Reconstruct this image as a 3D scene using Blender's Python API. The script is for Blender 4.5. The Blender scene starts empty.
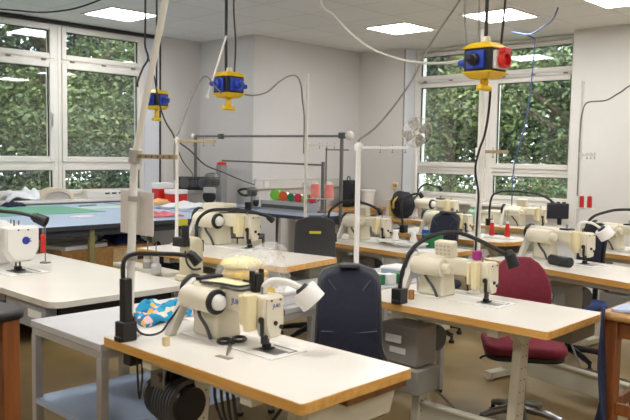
import bpy, bmesh, math, random
from math import sin, cos, pi, radians, sqrt
from mathutils import Vector, Matrix

C = bpy.context.scene.collection
SC = bpy.context.scene

# ------------------------------------------------------------------ camera, sky, exposure
CAM_Z = 1.49
F_PX, PITCH, ROLL, YAW = 740.83, 0.07401, 0.01708, 0.75840
cd = bpy.data.cameras.new('camera')
cam = bpy.data.objects.new('camera', cd)
C.objects.link(cam)
cy, sy = cos(YAW), sin(YAW)
fw = Vector((cy*cos(PITCH), sy*cos(PITCH), -sin(PITCH)))
rt = Vector((sy, -cy, 0))
up = rt.cross(fw)
r2 = rt*cos(ROLL) + up*sin(ROLL)
u2 = up*cos(ROLL) - rt*sin(ROLL)
m = Matrix((r2, u2, -fw)).transposed().to_4x4()
m.translation = Vector((0, 0, CAM_Z))
cam.matrix_world = m
cd.sensor_width = 36.0
cd.lens = F_PX/630*36.0
cd.clip_start = 0.05
cd.clip_end = 200
cd.dof.use_dof = True
cd.dof.focus_distance = 4.6
cd.dof.aperture_fstop = 5.0
SC.camera = cam

world = bpy.data.worlds.new('overcast_sky')
SC.world = world
world.use_nodes = True
bg = world.node_tree.nodes['Background']
bg.inputs['Color'].default_value = (0.92, 0.96, 1.0, 1)
bg.inputs['Strength'].default_value = 2.6

SC.view_settings.view_transform = 'Standard'
SC.view_settings.look = 'None'
SC.view_settings.gamma = 1
SC.view_settings.use_curve_mapping = False
SC.view_settings.exposure = 1.50
PANEL_POWER = 9.0

# ------------------------------------------------------------------ helpers
def lin(c):
    return tuple(((v/255)/12.92 if v/255 <= 0.04045 else (((v/255)+0.055)/1.055)**2.4) for v in c)

MATS = {}
def mat(name, rgb, rough=0.5, metal=0.0, var=0.06, scale=6.0, bump=0.0, bscale=60.0, spec=0.5, emit=None):
    if name in MATS: return MATS[name]
    M = bpy.data.materials.new(name); M.use_nodes = True
    nt = M.node_tree; N = nt.nodes; L = nt.links
    b = N['Principled BSDF']
    c = lin(rgb)
    b.inputs['Roughness'].default_value = rough
    b.inputs['Metallic'].default_value = metal
    b.inputs['Specular IOR Level'].default_value = spec
    tc = N.new('ShaderNodeTexCoord')
    nz = N.new('ShaderNodeTexNoise'); nz.inputs['Scale'].default_value = scale; nz.inputs['Detail'].default_value = 4
    L.new(tc.outputs['Object'], nz.inputs['Vector'])
    rp = N.new('ShaderNodeValToRGB')
    rp.color_ramp.elements[0].position = 0.3; rp.color_ramp.elements[1].position = 0.7
    rp.color_ramp.elements[0].color = tuple(v*(1-var) for v in c)+(1,)
    rp.color_ramp.elements[1].color = tuple(min(1, v*(1+var)) for v in c)+(1,)
    L.new(nz.outputs['Fac'], rp.inputs['Fac']); L.new(rp.outputs['Color'], b.inputs['Base Color'])
    if bump:
        n2 = N.new('ShaderNodeTexNoise'); n2.inputs['Scale'].default_value = bscale
        L.new(tc.outputs['Object'], n2.inputs['Vector'])
        bp = N.new('ShaderNodeBump'); bp.inputs['Strength'].default_value = bump; bp.inputs['Distance'].default_value = 0.004
        L.new(n2.outputs['Fac'], bp.inputs['Height']); L.new(bp.outputs['Normal'], b.inputs['Normal'])
    if emit:
        b.inputs['Emission Color'].default_value = tuple(lin(emit[0]))+(1,)
        b.inputs['Emission Strength'].default_value = emit[1]
    MATS[name] = M
    return M

def wood(name, a, b_, scale=3.0, rough=0.45, axis='Y'):
    if name in MATS: return MATS[name]
    M = bpy.data.materials.new(name); M.use_nodes = True
    nt = M.node_tree; N = nt.nodes; L = nt.links
    p = N['Principled BSDF']; p.inputs['Roughness'].default_value = rough
    tc = N.new('ShaderNodeTexCoord'); mp = N.new('ShaderNodeMapping')
    mp.inputs['Scale'].default_value = {'X': (1, 14, 14), 'Y': (14, 1, 14), 'Z': (14, 14, 1)}[axis]
    nz = N.new('ShaderNodeTexNoise'); nz.inputs['Scale'].default_value = scale; nz.inputs['Detail'].default_value = 6
    rp = N.new('ShaderNodeValToRGB')
    rp.color_ramp.elements[0].position = 0.3; rp.color_ramp.elements[1].position = 0.72
    rp.color_ramp.elements[0].color = lin(a)+(1,); rp.color_ramp.elements[1].color = lin(b_)+(1,)
    L.new(tc.outputs['Object'], mp.inputs['Vector']); L.new(mp.outputs['Vector'], nz.inputs['Vector'])
    L.new(nz.outputs['Fac'], rp.inputs['Fac']); L.new(rp.outputs['Color'], p.inputs['Base Color'])
    MATS[name] = M
    return M

def glass_mat():
    M = bpy.data.materials.new('window_glass'); M.use_nodes = True
    nt = M.node_tree; N = nt.nodes; L = nt.links
    N.remove(N['Principled BSDF'])
    out = N['Material Output']
    tr = N.new('ShaderNodeBsdfTransparent'); tr.inputs['Color'].default_value = (0.86, 0.9, 0.89, 1)
    gl = N.new('ShaderNodeBsdfGlossy'); gl.inputs['Roughness'].default_value = 0.02
    fr = N.new('ShaderNodeFresnel'); fr.inputs['IOR'].default_value = 1.5
    ml = N.new('ShaderNodeMath'); ml.operation = 'MULTIPLY'; ml.inputs[1].default_value = 1.6
    mx = N.new('ShaderNodeMixShader')
    L.new(fr.outputs[0], ml.inputs[0]); L.new(ml.outputs[0], mx.inputs[0]); L.new(tr.outputs[0], mx.inputs[1]); L.new(gl.outputs[0], mx.inputs[2])
    L.new(mx.outputs[0], out.inputs['Surface'])
    return M

def clear_plastic(name, tint=(0.95, 0.96, 0.97), k=0.25, rough=0.25):
    M = bpy.data.materials.new(name); M.use_nodes = True
    nt = M.node_tree; N = nt.nodes; L = nt.links
    b = N['Principled BSDF']
    b.inputs['Base Color'].default_value = tint+(1,); b.inputs['Roughness'].default_value = rough
    tr = N.new('ShaderNodeBsdfTransparent'); mx = N.new('ShaderNodeMixShader')
    nz = N.new('ShaderNodeTexNoise'); nz.inputs['Scale'].default_value = 18
    mr = N.new('ShaderNodeMapRange'); mr.inputs[1].default_value = 0.3; mr.inputs[2].default_value = 0.75
    mr.inputs[3].default_value = k*0.5; mr.inputs[4].default_value = min(1, k*1.8)
    tc = N.new('ShaderNodeTexCoord')
    L.new(tc.outputs['Object'], nz.inputs['Vector']); L.new(nz.outputs['Fac'], mr.inputs[0]); L.new(mr.outputs[0], mx.inputs[0])
    L.new(tr.outputs[0], mx.inputs[1]); L.new(b.outputs[0], mx.inputs[2])
    L.new(mx.outputs[0], N['Material Output'].inputs['Surface'])
    return M

class MB:
    """collects shapes and links them as one mesh object"""
    def __init__(s): s.v = []; s.f = []; s.mi = []; s.cur = 0; s.T = None
    def mat(s, i): s.cur = i; return s
    def add(s, vs, fs):
        o = len(s.v)
        for p in vs:
            p = Vector(p)
            s.v.append(s.T @ p if s.T is not None else p)
        for f in fs:
            s.f.append([o+i for i in f]); s.mi.append(s.cur)
        return s
    def box(s, x0, x1, y0, y1, z0, z1):
        return s.add([(x0,y0,z0),(x1,y0,z0),(x1,y1,z0),(x0,y1,z0),(x0,y0,z1),(x1,y0,z1),(x1,y1,z1),(x0,y1,z1)],
                     [(3,2,1,0),(4,5,6,7),(0,1,5,4),(1,2,6,5),(2,3,7,6),(3,0,4,7)])
    def frustum(s, a, b):
        """a, b: (x0,x1,y0,y1,z)"""
        return s.add([(a[0],a[2],a[4]),(a[1],a[2],a[4]),(a[1],a[3],a[4]),(a[0],a[3],a[4]),
                      (b[0],b[2],b[4]),(b[1],b[2],b[4]),(b[1],b[3],b[4]),(b[0],b[3],b[4])],
                     [(3,2,1,0),(4,5,6,7),(0,1,5,4),(1,2,6,5),(2,3,7,6),(3,0,4,7)])
    def cyl(s, p0, p1, r0, r1=None, n=16, caps=True):
        if r1 is None: r1 = r0
        p0 = Vector(p0); p1 = Vector(p1); d = (p1-p0).normalized()
        a = d.orthogonal().normalized(); b = d.cross(a)
        vs = []
        for p, r in ((p0, r0), (p1, r1)):
            for i in range(n):
                t = 2*pi*i/n; vs.append(p + a*(cos(t)*r) + b*(sin(t)*r))
        fs = [(i, (i+1) % n, n+(i+1) % n, n+i) for i in range(n)]
        if caps: fs += [tuple(range(n-1, -1, -1)), tuple(range(n, 2*n))]
        return s.add(vs, fs)
    def tube(s, pts, r, n=8, smooth=True, steps=5):
        P = [Vector(p) for p in pts]
        if smooth and len(P) > 2:
            Q = []
            for i in range(len(P)-1):
                a = P[max(i-1, 0)]; b = P[i]; c = P[i+1]; d = P[min(i+2, len(P)-1)]
                for k in range(steps):
                    t = k/steps
                    Q.append(0.5*((2*b)+(c-a)*t+(2*a-5*b+4*c-d)*t*t+(3*b-a-3*c+d)*t**3))
            Q.append(P[-1]); P = Q
        vs = []; fs = []; prev = None
        for i, p in enumerate(P):
            d = (P[min(i+1, len(P)-1)]-P[max(i-1, 0)]).normalized()
            if prev is None: a = d.orthogonal().normalized()
            else:
                a = prev - d*prev.dot(d)
                a = a.normalized() if a.length > 1e-6 else d.orthogonal().normalized()
            prev = a; b = d.cross(a)
            rr = r[min(i*len(r)//len(P), len(r)-1)] if isinstance(r, (list, tuple)) else r
            for k in range(n):
                t = 2*pi*k/n; vs.append(p+a*(cos(t)*rr)+b*(sin(t)*rr))
        for i in range(len(P)-1):
            for k in range(n):
                fs.append((i*n+k, i*n+(k+1) % n, (i+1)*n+(k+1) % n, (i+1)*n+k))
        fs.append(tuple(range(n-1, -1, -1))); fs.append(tuple(range((len(P)-1)*n, len(P)*n)))
        return s.add(vs, fs)
    def lathe(s, prof, c=(0,0,0), axis='Z', n=20):
        """prof: [(radius, height)...] open or from/to the axis"""
        vs = []; fs = []; k = len(prof); c = Vector(c)
        for i in range(n):
            t = 2*pi*i/n
            for (r, h) in prof:
                x, y = r*cos(t), r*sin(t)
                q = {'Z': (x, y, h), 'Y': (y, h, x), 'X': (h, x, y)}[axis]
                vs.append(c+Vector(q))
        for i in range(n):
            j = (i+1) % n
            for q in range(k-1):
                fs.append((i*k+q, j*k+q, j*k+q+1, i*k+q+1))
        if prof[0][0] > 1e-5: fs.append(tuple(i*k for i in range(n-1, -1, -1)))
        if prof[-1][0] > 1e-5: fs.append(tuple(i*k+k-1 for i in range(n)))
        return s.add(vs, fs)
    def prism(s, poly, d0, d1, axis='Z'):
        """axis Z: poly (x,y); Y: poly (x,z); X: poly (y,z)"""
        def q(p, d): return {'Z': (p[0], p[1], d), 'Y': (p[0], d, p[1]), 'X': (d, p[0], p[1])}[axis]
        n = len(poly)
        vs = [q(p, d0) for p in poly]+[q(p, d1) for p in poly]
        fs = [tuple(range(n-1, -1, -1)), tuple(range(n, 2*n))]+[(i, (i+1) % n, n+(i+1) % n, n+i) for i in range(n)]
        return s.add(vs, fs)
    def sphere(s, c, r, n=16, sq=(1,1,1)):
        vs = []; fs = []; m_ = n//2; c = Vector(c)
        for j in range(m_+1):
            ph = pi*j/m_
            for i in range(n):
                t = 2*pi*i/n
                vs.append(c+Vector((r*sq[0]*sin(ph)*cos(t), r*sq[1]*sin(ph)*sin(t), r*sq[2]*cos(ph))))
        for j in range(m_):
            for i in range(n):
                fs.append((j*n+i, (j+1)*n+i, (j+1)*n+(i+1) % n, j*n+(i+1) % n))
        return s.add(vs, fs)
    def build(s, name, mats, parent=None, bevel=0.0, seg=2, smooth=True, angle=35, label=None):
        me = bpy.data.meshes.new(name)
        me.from_pydata([tuple(p) for p in s.v], [], s.f)
        if not isinstance(mats, (list, tuple)): mats = [mats]
        for x in mats: me.materials.append(x)
        me.polygons.foreach_set('material_index', s.mi)
        bm = bmesh.new(); bm.from_mesh(me)
        bmesh.ops.remove_doubles(bm, verts=bm.verts, dist=1e-6)
        bmesh.ops.recalc_face_normals(bm, faces=bm.faces)
        bm.to_mesh(me); bm.free()
        if smooth:
            me.polygons.foreach_set('use_smooth', [True]*len(me.polygons))
            me.set_sharp_from_angle(angle=radians(angle))
        me.update()
        o = bpy.data.objects.new(name, me); C.objects.link(o)
        if parent is not None: o.parent = parent
        if bevel:
            b = o.modifiers.new('edge', 'BEVEL'); b.width = bevel; b.segments = seg; b.limit_method = 'ANGLE'; b.angle_limit = radians(40)
            b.harden_normals = False
        if label: o['label'] = label
        return o

def tag(o, label=None, cat=None, group=None, kind=None):
    if label: o['label'] = label
    if cat: o['category'] = cat
    if group: o['group'] = group
    if kind: o['kind'] = kind
    return o

def empty(name, loc, rz=0.0, label=None, cat=None, group=None, kind=None, scale=1.0):
    o = bpy.data.objects.new(name, None); C.objects.link(o)
    o.empty_display_size = 0.05
    o.location = loc; o.rotation_euler = (0, 0, rz); o.scale = (scale,)*3
    return tag(o, label, cat, group, kind)

def children(o): return [c for c in C.objects if c.parent is o]
def copy_tree(o, parent=None):
    c = o.copy(); C.objects.link(c)
    if parent is not None: c.parent = parent
    for ch in children(o): copy_tree(ch, c)
    return c

def text_mesh(name, body, size, mt, parent, M, ext=0.0006):
    cu = bpy.data.curves.new(name, 'FONT'); cu.body = body; cu.size = size; cu.extrude = ext
    cu.align_x = 'CENTER'; cu.align_y = 'CENTER'
    t = bpy.data.objects.new('lettering_source', cu); C.objects.link(t)
    bpy.context.view_layer.update()
    me = bpy.data.meshes.new_from_object(t.evaluated_get(bpy.context.evaluated_depsgraph_get()))
    me.name = name
    bpy.data.objects.remove(t); bpy.data.curves.remove(cu)
    me.transform(M); me.materials.clear(); me.materials.append(mt)
    o = bpy.data.objects.new(name, me); C.objects.link(o); o.parent = parent
    return o

# ------------------------------------------------------------------ materials
WALL = mat('wall_paint', (216, 213, 208), 0.85, var=0.02, scale=2)
WALLC = mat('wall_paint_cool', (214, 211, 209), 0.85, var=0.02, scale=2)
TRIMW = mat('trunking_white', (214, 211, 206), 0.6, var=0.02)
PVC = mat('window_pvc', (226, 222, 214), 0.4, var=0.02)
DARKGAP = mat('dark_rubber_seal', (48, 46, 46), 0.8)
WHITE = mat('white_laminate', (234, 229, 220), 0.22, var=0.02, scale=3)
GREYLAM = mat('grey_laminate', (196, 196, 198), 0.4, var=0.03)
EDGE = wood('beech_edge', (202, 146, 70), (226, 178, 100), 3)
OAK = wood('oak_boards', (166, 122, 68), (196, 152, 94), 2.5)
REDWOOD = wood('red_brown_wood', (112, 60, 24), (152, 90, 42), 2.5, axis='Z')
PALEWOOD = wood('pale_wood', (196, 166, 118), (222, 196, 150), 2)
CREAM = mat('cream_enamel', (226, 218, 196), 0.38, var=0.03)
CREAMW = mat('white_enamel', (234, 232, 226), 0.35, var=0.02)
YCREAM = mat('yellowed_plastic', (236, 222, 178), 0.45, var=0.03)
BLACK = mat('black_plastic', (26, 26, 28), 0.45)
BLACKM = mat('black_metal', (20, 20, 22), 0.35, metal=0.3)
DGREY = mat('dark_grey_plastic', (78, 80, 84), 0.5)
GREY = mat('grey_plastic', (146, 144, 138), 0.5)
LGREY = mat('light_grey_metal', (176, 176, 176), 0.45, metal=0.2)
STEEL = mat('steel', (150, 150, 152), 0.3, metal=0.9)
DSTEEL = mat('dull_steel', (120, 120, 118), 0.4, metal=0.7)
FRAMEB = mat('beige_powder_coat', (206, 200, 182), 0.45, var=0.04)
FRAMEG = mat('grey_powder_coat', (176, 174, 170), 0.45, var=0.04)
OLIVE = mat('olive_paint', (138, 130, 84), 0.5)
NAVY = mat('navy_fabric', (34, 37, 56), 0.8, var=0.12, scale=40, bump=0.3, bscale=300)
CHARC = mat('charcoal_plastic', (70, 72, 76), 0.5)
MAROON = mat('maroon_fabric', (124, 34, 54), 0.8, var=0.12, scale=40, bump=0.3, bscale=300)
BLUEF = mat('blue_fabric', (44, 62, 118), 0.8, var=0.12, scale=40, bump=0.3, bscale=300)
RED = mat('red_plastic', (206, 38, 34), 0.4)
PINK = mat('pink_thread', (246, 150, 138), 0.7, var=0.1, scale=80)
YELLOW = mat('yellow_plastic', (238, 196, 24), 0.4)
BLUE = mat('blue_plastic', (36, 66, 176), 0.4)
LBLUE = mat('light_blue_board', (176, 194, 220), 0.5, var=0.03)
GREENMAT = mat('green_cutting_mat', (112, 178, 150), 0.6, var=0.05)
GREEN = mat('green_plastic', (28, 122, 70), 0.45)
LIME = mat('lime_plastic', (122, 198, 66), 0.45)
PAPER = mat('paper_white', (236, 236, 238), 0.8, var=0.02)
CABLEB = mat('cable_black', (36, 34, 34), 0.55)
CABLEG = mat('cable_grey', (136, 132, 126), 0.55)
CABLEW = mat('cable_white', (214, 210, 202), 0.5)
BLUEHOSE = mat('blue_hose', (66, 88, 126), 0.45)
LOGOB = mat('logo_blue', (42, 66, 160), 0.5)
MAGENTA = mat('magenta_thread', (176, 50, 140), 0.6)
CARD = mat('cardboard_brown', (176, 136, 82), 0.8, var=0.08)
GLASS = glass_mat()
BAGM = clear_plastic('clear_bag', k=0.20, rough=0.12)
FANM = clear_plastic('smoky_fan_plastic', (0.30, 0.27, 0.23), k=0.9)

# ------------------------------------------------------------------ the room
X0, X1, Y0, Y1, H = -2.6, 8.1, -2.6, 7.9, 2.94
WX = 8.32                     # plane of the window in the wall with the single wide window
def struct(o): o['kind'] = 'structure'; return o

def floor_mat():
    M = mat('vinyl_floor', (146, 124, 82), 0.40, var=0.12, scale=3.0)
    return M
def ceil_mat():
    M = bpy.data.materials.new('ceiling_tiles'); M.use_nodes = True
    nt = M.node_tree; N = nt.nodes; L = nt.links; b = N['Principled BSDF']; b.inputs['Roughness'].default_value = 0.9
    tc = N.new('ShaderNodeTexCoord'); mp = N.new('ShaderNodeMapping')
    mp.inputs['Location'].default_value = (-0.03, 0.12, 0)
    br = N.new('ShaderNodeTexBrick'); br.offset = 0
    br.inputs['Scale'].default_value = 1.0; br.inputs['Brick Width'].default_value = 0.615; br.inputs['Row Height'].default_value = 0.615
    br.inputs['Mortar Size'].default_value = 0.008
    br.inputs['Color1'].default_value = lin((232, 230, 226))+(1,); br.inputs['Color2'].default_value = lin((228, 226, 222))+(1,)
    br.inputs['Mortar'].default_value = lin((208, 206, 202))+(1,)
    L.new(tc.outputs['Object'], mp.inputs['Vector']); L.new(mp.outputs['Vector'], br.inputs['Vector'])
    L.new(br.outputs['Color'], b.inputs['Base Color'])
    return M

struct(MB().box(X0-.2, 8.6, Y0-.2, 8.2, -.1, 0).build('floor', floor_mat(), smooth=False))
struct(MB().box(X0-.2, 8.6, Y0-.2, 8.2, H, H+.1).build('ceiling', ceil_mat(), smooth=False))
struct(MB().box(X0-.2, X0, Y0, 8.1, 0, H).build('wall_rear', WALL, smooth=False))
struct(MB().box(X0-.2, X1+.2, Y0-.2, Y0, 0, H).build('wall_front', WALL, smooth=False))
SILL = 0.95
# wall with the row of windows, up to the jog
wl = MB()
wl.box(X0, 0.9, Y1, Y1+.2, 0, H)
wl.box(0.9, 5.46, Y1, Y1+.2, 0, SILL)
wl.box(5.46, 6.10, Y1, Y1+.2, 0, H)
struct(wl.build('wall_left', WALL, smooth=False))
struct(MB().box(6.10, 8.1, 6.85, 8.1, 0, H).build('wall_back', WALLC, smooth=False))
wr = MB()
wr.box(X1, X1+.5, 6.06, 8.1, 0, H)
wr.box(X1, X1+.5, Y0, 3.72, 0, H)
wr.box(X1, X1+.5, 3.72, 6.06, 0, 0.90)
struct(wr.build('wall_right', WALL, smooth=False))
# black blind cassette line along the head of the windows
struct(MB().box(0.9, 5.47, Y1-.03, Y1+.02, H-.045, H-.005).build('trim_1', DARKGAP))
struct(MB().box(5.455, 5.475, Y1-.012, Y1+.01, SILL, H-.04).build('trim_2', DARKGAP))
struct(MB().box(0.9, 5.45, Y1-.22, Y1+.05, SILL-.04, SILL).build('trim_3', PVC, bevel=.006))
struct(MB().box(X1-.10, WX+.05, 3.72, 6.06, 0.90, 0.93).build('trim_4', PVC, bevel=.006))
# white side strip beside the windows, wall trunking with sockets
struct(MB().box(5.24, 5.452, Y1-.005, Y1+.10, SILL, H-.03).build('trim_5', mat('white_strip', (222, 224, 230), 0.5, var=0.01)))
struct(MB().box(X1+.001, WX, 6.045, 6.062, 0.93, H-.02).build('trim_6', mat('white_strip', (222, 224, 230))))
tk = MB(); tk.box(6.12, 8.095, 6.82, 6.852, 1.055, 1.18); tk.box(6.12, 8.095, 6.812, 6.822, 1.168, 1.18)
struct(tk.build('trim_7', TRIMW, bevel=.003))
struct(MB().box(X1-.008, X1+.004, 6.052, 6.064, 0.93, H-.02).build('trim_8', mat('grey_corner_strip', (120, 118, 118), .6)))  # thin grey upright strip along the wall edge at the window reveal
struct(MB().box(6.08, 6.13, 6.88, 7.88, H-.03, H-.001).build('trim_9', WALL))

def window_unit(name, x0, x1, plane, axis, z0=SILL, z1=2.92, sash=.085):
    """three lights above each other: low fixed, tall, transom. axis 'X': runs along X at Y=plane."""
    root = empty(name, (0, 0, 0)); root['kind'] = 'structure'
    def put(mb, a0, a1, d0, d1, za, zb):
        if axis == 'X': mb.box(a0, a1, plane+d0, plane+d1, za, zb)
        else: mb.box(plane+d0, plane+d1, a0, a1, za, zb)
    fr = MB()
    e = 0.045
    put(fr, x0, x0+e, 0, .09, z0, z1); put(fr, x1-e, x1, 0, .09, z0, z1)
    put(fr, x0+e, x1-e, 0, .09, z0, z0+.05); put(fr, x0+e, x1-e, 0, .09, z1-.04, z1)
    put(fr, x0+e, x1-e, 0, .09, 1.315, 1.365); put(fr, x0+e, x1-e, 0, .09, 2.475, 2.515)
    fr.build('window_frame', PVC, root, bevel=.006)
    for nm, za, zb, b in (('fixed_sash', z0+.05, 1.315, .045), ('main_sash', 1.365, 2.475, .06), ('transom_sash', 2.515, z1-.04, .055)):
        sh = MB(); a0, a1 = x0+e, x1-e
        ins = b if nm != 'fixed_sash' else .03
        put(sh, a0, a0+ins, -.015, .07, za, zb); put(sh, a1-ins, a1, -.015, .07, za, zb)
        put(sh, a0+ins, a1-ins, -.015, .07, za, za+b); put(sh, a0+ins, a1-ins, -.015, .07, zb-b, zb)
        so = sh.build(nm, PVC, root, bevel=.006)
        g = MB(); put(g, a0+ins-.01, a1-ins+.01, .03, .045, za+b-.01, zb-b+.01)
        g.build('pane', GLASS, so, smooth=False)
        gk = MB(); w = .008
        put(gk, a0+ins, a0+ins+w, .012, .03, za+b, zb-b); put(gk, a1-ins-w, a1-ins, .012, .03, za+b, zb-b)
        put(gk, a0+ins, a1-ins, .012, .03, zb-b-w, zb-b)
        gk.build('rubber_seal', DARKGAP, so, smooth=False)
    hd = MB()
    if axis == 'X':
        hd.box(x1-e-.045, x1-e-.02, plane-.03, plane-.012, 1.85, 1.92); hd.box(x1-e-.042, x1-e-.022, plane-.055, plane-.03, 1.76, 1.90)
    else:
        hd.box(plane-.03, plane-.012, x0+e+.02, x0+e+.045, 1.85, 1.92); hd.box(plane-.055, plane-.03, x0+e+.022, x0+e+.042, 1.76, 1.90)
    hd.build('window_handle', PVC, root, bevel=.003)
    hg = MB()
    for t in (.15, .5, .85):
        a = x0+(x1-x0)*t
        put(hg, a-.025, a+.025, -.024, -.008, 2.488, 2.502)
    hg.build('hinge', mat('brass_hinge', (120, 100, 70), .4), root)
    return root

window_unit('window_1', 4.10, 5.24, Y1, 'X')
window_unit('window_2', 2.96, 4.10, Y1, 'X')
window_unit('window_3', 1.82, 2.96, Y1, 'X')
window_unit('window_4', 0.90, 1.82, Y1, 'X')
window_unit('window_5', 4.88, 6.045, WX, 'Y', z0=.93)
window_unit('window_6', 3.72, 4.88, WX, 'Y', z0=.93)

# ------------------------------------------------------------------ ceiling lights
GLOW = mat('lit_diffuser', (255, 250, 240), 0.6, var=0.0, emit=((252, 251, 250), PANEL_POWER))
def light(x, y, label):
    r = empty('ceiling_light', (x, y, H), 0, label, 'ceiling light', 'square ceiling light panels')
    f = MB(); a = .30; b = .272
    f.box(-a, a, -a, -b, -.012, 0); f.box(-a, a, b, a, -.012, 0); f.box(-a, -b, -b, b, -.012, 0); f.box(b, a, -b, b, -.012, 0)
    f.build('frame', PVC, r, bevel=.002)
    MB().box(-b, b, -b, b, -.008, -.002).build('diffuser', GLOW, r, smooth=False)
light(4.34, 6.98, 'lit square ceiling panel above the row of windows beside the leaning white pole')
light(6.83, 5.19, 'lit square ceiling panel nearest the corner between back wall and wide window')
light(6.83, 3.93, 'lit square ceiling panel above the hanging socket block with the red outlet')
light(6.83, 2.67, 'lit square ceiling panel above the plain wall beyond the wide window')
for (x, y) in ((1.85, 5.74), (1.85, 4.1), (1.85, 2.3), (4.34, 1.4), (6.83, .8), (1.85, .3), (4.34, -1.1), (1.85, -1.5), (6.83, -1.1), (-.8, 2.6), (-.8, .4), (-.8, 5.0)):
    light(x, y, 'lit square ceiling panel overhead beyond the picture')

# ------------------------------------------------------------------ outdoors
gr = mat('lawn', (86, 104, 58), 0.9, var=.3, scale=3)
struct(MB().box(-20, 40, 8.6, 45, -.5, -.4).build('ground', gr, smooth=False))
struct(MB().box(8.95, 40, -30, 8.6, -.5, -.4).build('ground_side', gr, smooth=False))
LEAF = []
for i, c in enumerate(((44, 56, 40), (64, 78, 50), (98, 112, 72), (44, 58, 54), (132, 140, 88))):
    M = mat('leaf_%d' % i, c, 0.5, var=.45, scale=4)
    LEAF.append(M)
BARK = mat('bark', (84, 72, 58), .9, var=.3, scale=12)
def foliage(blobs, n, size, seed):
    rnd = random.Random(seed); mb = MB()
    tot = sum(b[3]*b[4]*b[5] for b in blobs)
    for (cx, cy_, cz, rx, ry, rz) in blobs:
        k = int(n*rx*ry*rz/tot); hue = rnd.choice((0, 0, 1, 1, 2))
        for _ in range(k):
            while 1:
                a, b, c = rnd.uniform(-1, 1), rnd.uniform(-1, 1), rnd.uniform(-1, 1)
                q = a*a+b*b+c*c
                if .12 < q < 1: break
            p = Vector((cx+a*rx, cy_+b*ry, cz+c*rz))
            d = Vector((rnd.gauss(0, 1), rnd.gauss(0, 1), rnd.gauss(0, .6))).normalized()
            s = d.orthogonal().normalized(); s = Matrix.Rotation(rnd.uniform(0, 6.28), 3, d) @ s
            L = size*rnd.uniform(.6, 1.4); W = L*.45
            o = len(mb.v)
            mb.v += [p-d*L*.5, p+s*W*.5, p+d*L*.5, p-s*W*.5]
            mb.f.append([o, o+1, o+2, o+3]); mb.mi.append(hue if rnd.random() < .6 else rnd.choice((0, 1, 2)))
    return mb
def raw(mb, name, mats, parent):
    me = bpy.data.meshes.new(name); me.from_pydata([tuple(p) for p in mb.v], [], mb.f)
    for x in mats: me.materials.append(x)
    me.polygons.foreach_set('material_index', mb.mi); me.update()
    o = bpy.data.objects.new(name, me); C.objects.link(o); o.parent = parent; return o
def tree(x, y, h, r, n, seed, mats, label, size=.16):
    t = empty('tree', (x, y, -.4), 0, label, 'tree', 'trees outside the windows')
    rnd = random.Random(seed); tr = MB()
    tr.tube([(0, 0, 0), (.05, .03, h*.35), (-.04, .06, h*.7), (0, 0, h*.95)], [.16, .13, .09, .04])
    for i in range(6):
        a = rnd.uniform(0, 6.28); z = h*rnd.uniform(.3, .7)
        tr.tube([(0, 0, z), (cos(a)*r*.4, sin(a)*r*.4, z+.5), (cos(a)*r*.8, sin(a)*r*.8, z+1.0)], [.06, .04, .02], n=6)
    tr.build('trunk', BARK, t)
    bl = []
    for i in range(11):
        a = rnd.uniform(0, 6.28); q = rnd.uniform(.1, .8)*r; z = h*rnd.uniform(.28, .95)
        s = r*rnd.uniform(.35, .62)
        bl.append((cos(a)*q, sin(a)*q, z, s, s, s*.8))
    raw(foliage(bl, n, size, seed), 'crown', mats, t)
def bush(x, y, r, h, n, seed, mats, label, size=.10):
    t = empty('bush', (x, y, -.4), 0, label, 'bush', 'bushes outside the windows')
    rnd = random.Random(seed); st = MB()
    for i in range(5):
        a = 6.28*i/5
        st.tube([(0, 0, 0), (cos(a)*r*.3, sin(a)*r*.3, h*.5), (cos(a)*r*.6, sin(a)*r*.6, h*.85)], [.03, .02, .01], n=5)
    st.build('stem', BARK, t)
    bl = [(rnd.uniform(-.5, .5)*r, rnd.uniform(-.5, .5)*r, h*rnd.uniform(.3, .75), r*.6, r*.6, h*.3) for _ in range(7)]
    raw(foliage(bl, n, size, seed), 'foliage', mats, t)
A_ = [LEAF[0], LEAF[1], LEAF[2]]; B_ = [LEAF[1], LEAF[2], LEAF[4]]; D_ = [LEAF[3], LEAF[0], LEAF[2]]; E_ = [LEAF[2], LEAF[4], LEAF[1]]
for i, (x, y, h, r, mm, lab) in enumerate((
    (3.6, 11.6, 6.2, 2.1, A_, 'dark green leafy tree outside the windows, seen through the panes above the sill cloth'),
    (6.0, 11.9, 6.4, 2.0, B_, 'light green leafy tree outside the window pane beside the leaning white pole'),
    (8.2, 13.6, 7.0, 2.6, D_, 'blue green tree standing outside beyond the window pane with the leaning pole'),
    (4.6, 15.0, 8.0, 3.0, A_, 'tall dark tree standing farther off behind the garden trees'),
    (12.2, 8.0, 6.6, 2.1, B_, 'tree with bright yellow green leaves outside the wide window beside the fan'),
    (12.6, 5.4, 4.0, 1.9, A_, 'leafy green tree outside the wide window behind the hanging red outlet block'),
    (15.0, 8.6, 7.6, 2.8, D_, 'tall bluish tree standing farther off outside the wide window'),
    (15.4, 6.0, 4.5, 2.4, A_, 'broad dark tree farther off behind the blue hanging hose'),
    (1.0, 12.0, 6.0, 2.2, D_, 'dark tree outside the far end of the window row'),
    (5.4, 21.0, 10.5, 4.2, A_, 'great dark tree far behind the garden, seen past the leaning pole window'),
    (10.4, 21.0, 10.0, 4.0, D_, 'great bluish tree far behind the garden trees near the window strip'),
    (13.8, 19.0, 9.6, 4.0, A_, 'great tree far off between the two window walls'),
    (21.0, 13.6, 10.5, 4.2, D_, 'great bluish tree far off behind the fan window'))):
    tree(x, y, h, r, 17000 if h < 9 else 9000, 11+i, mm, lab, size=.095 if h < 9 else .42)
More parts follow.
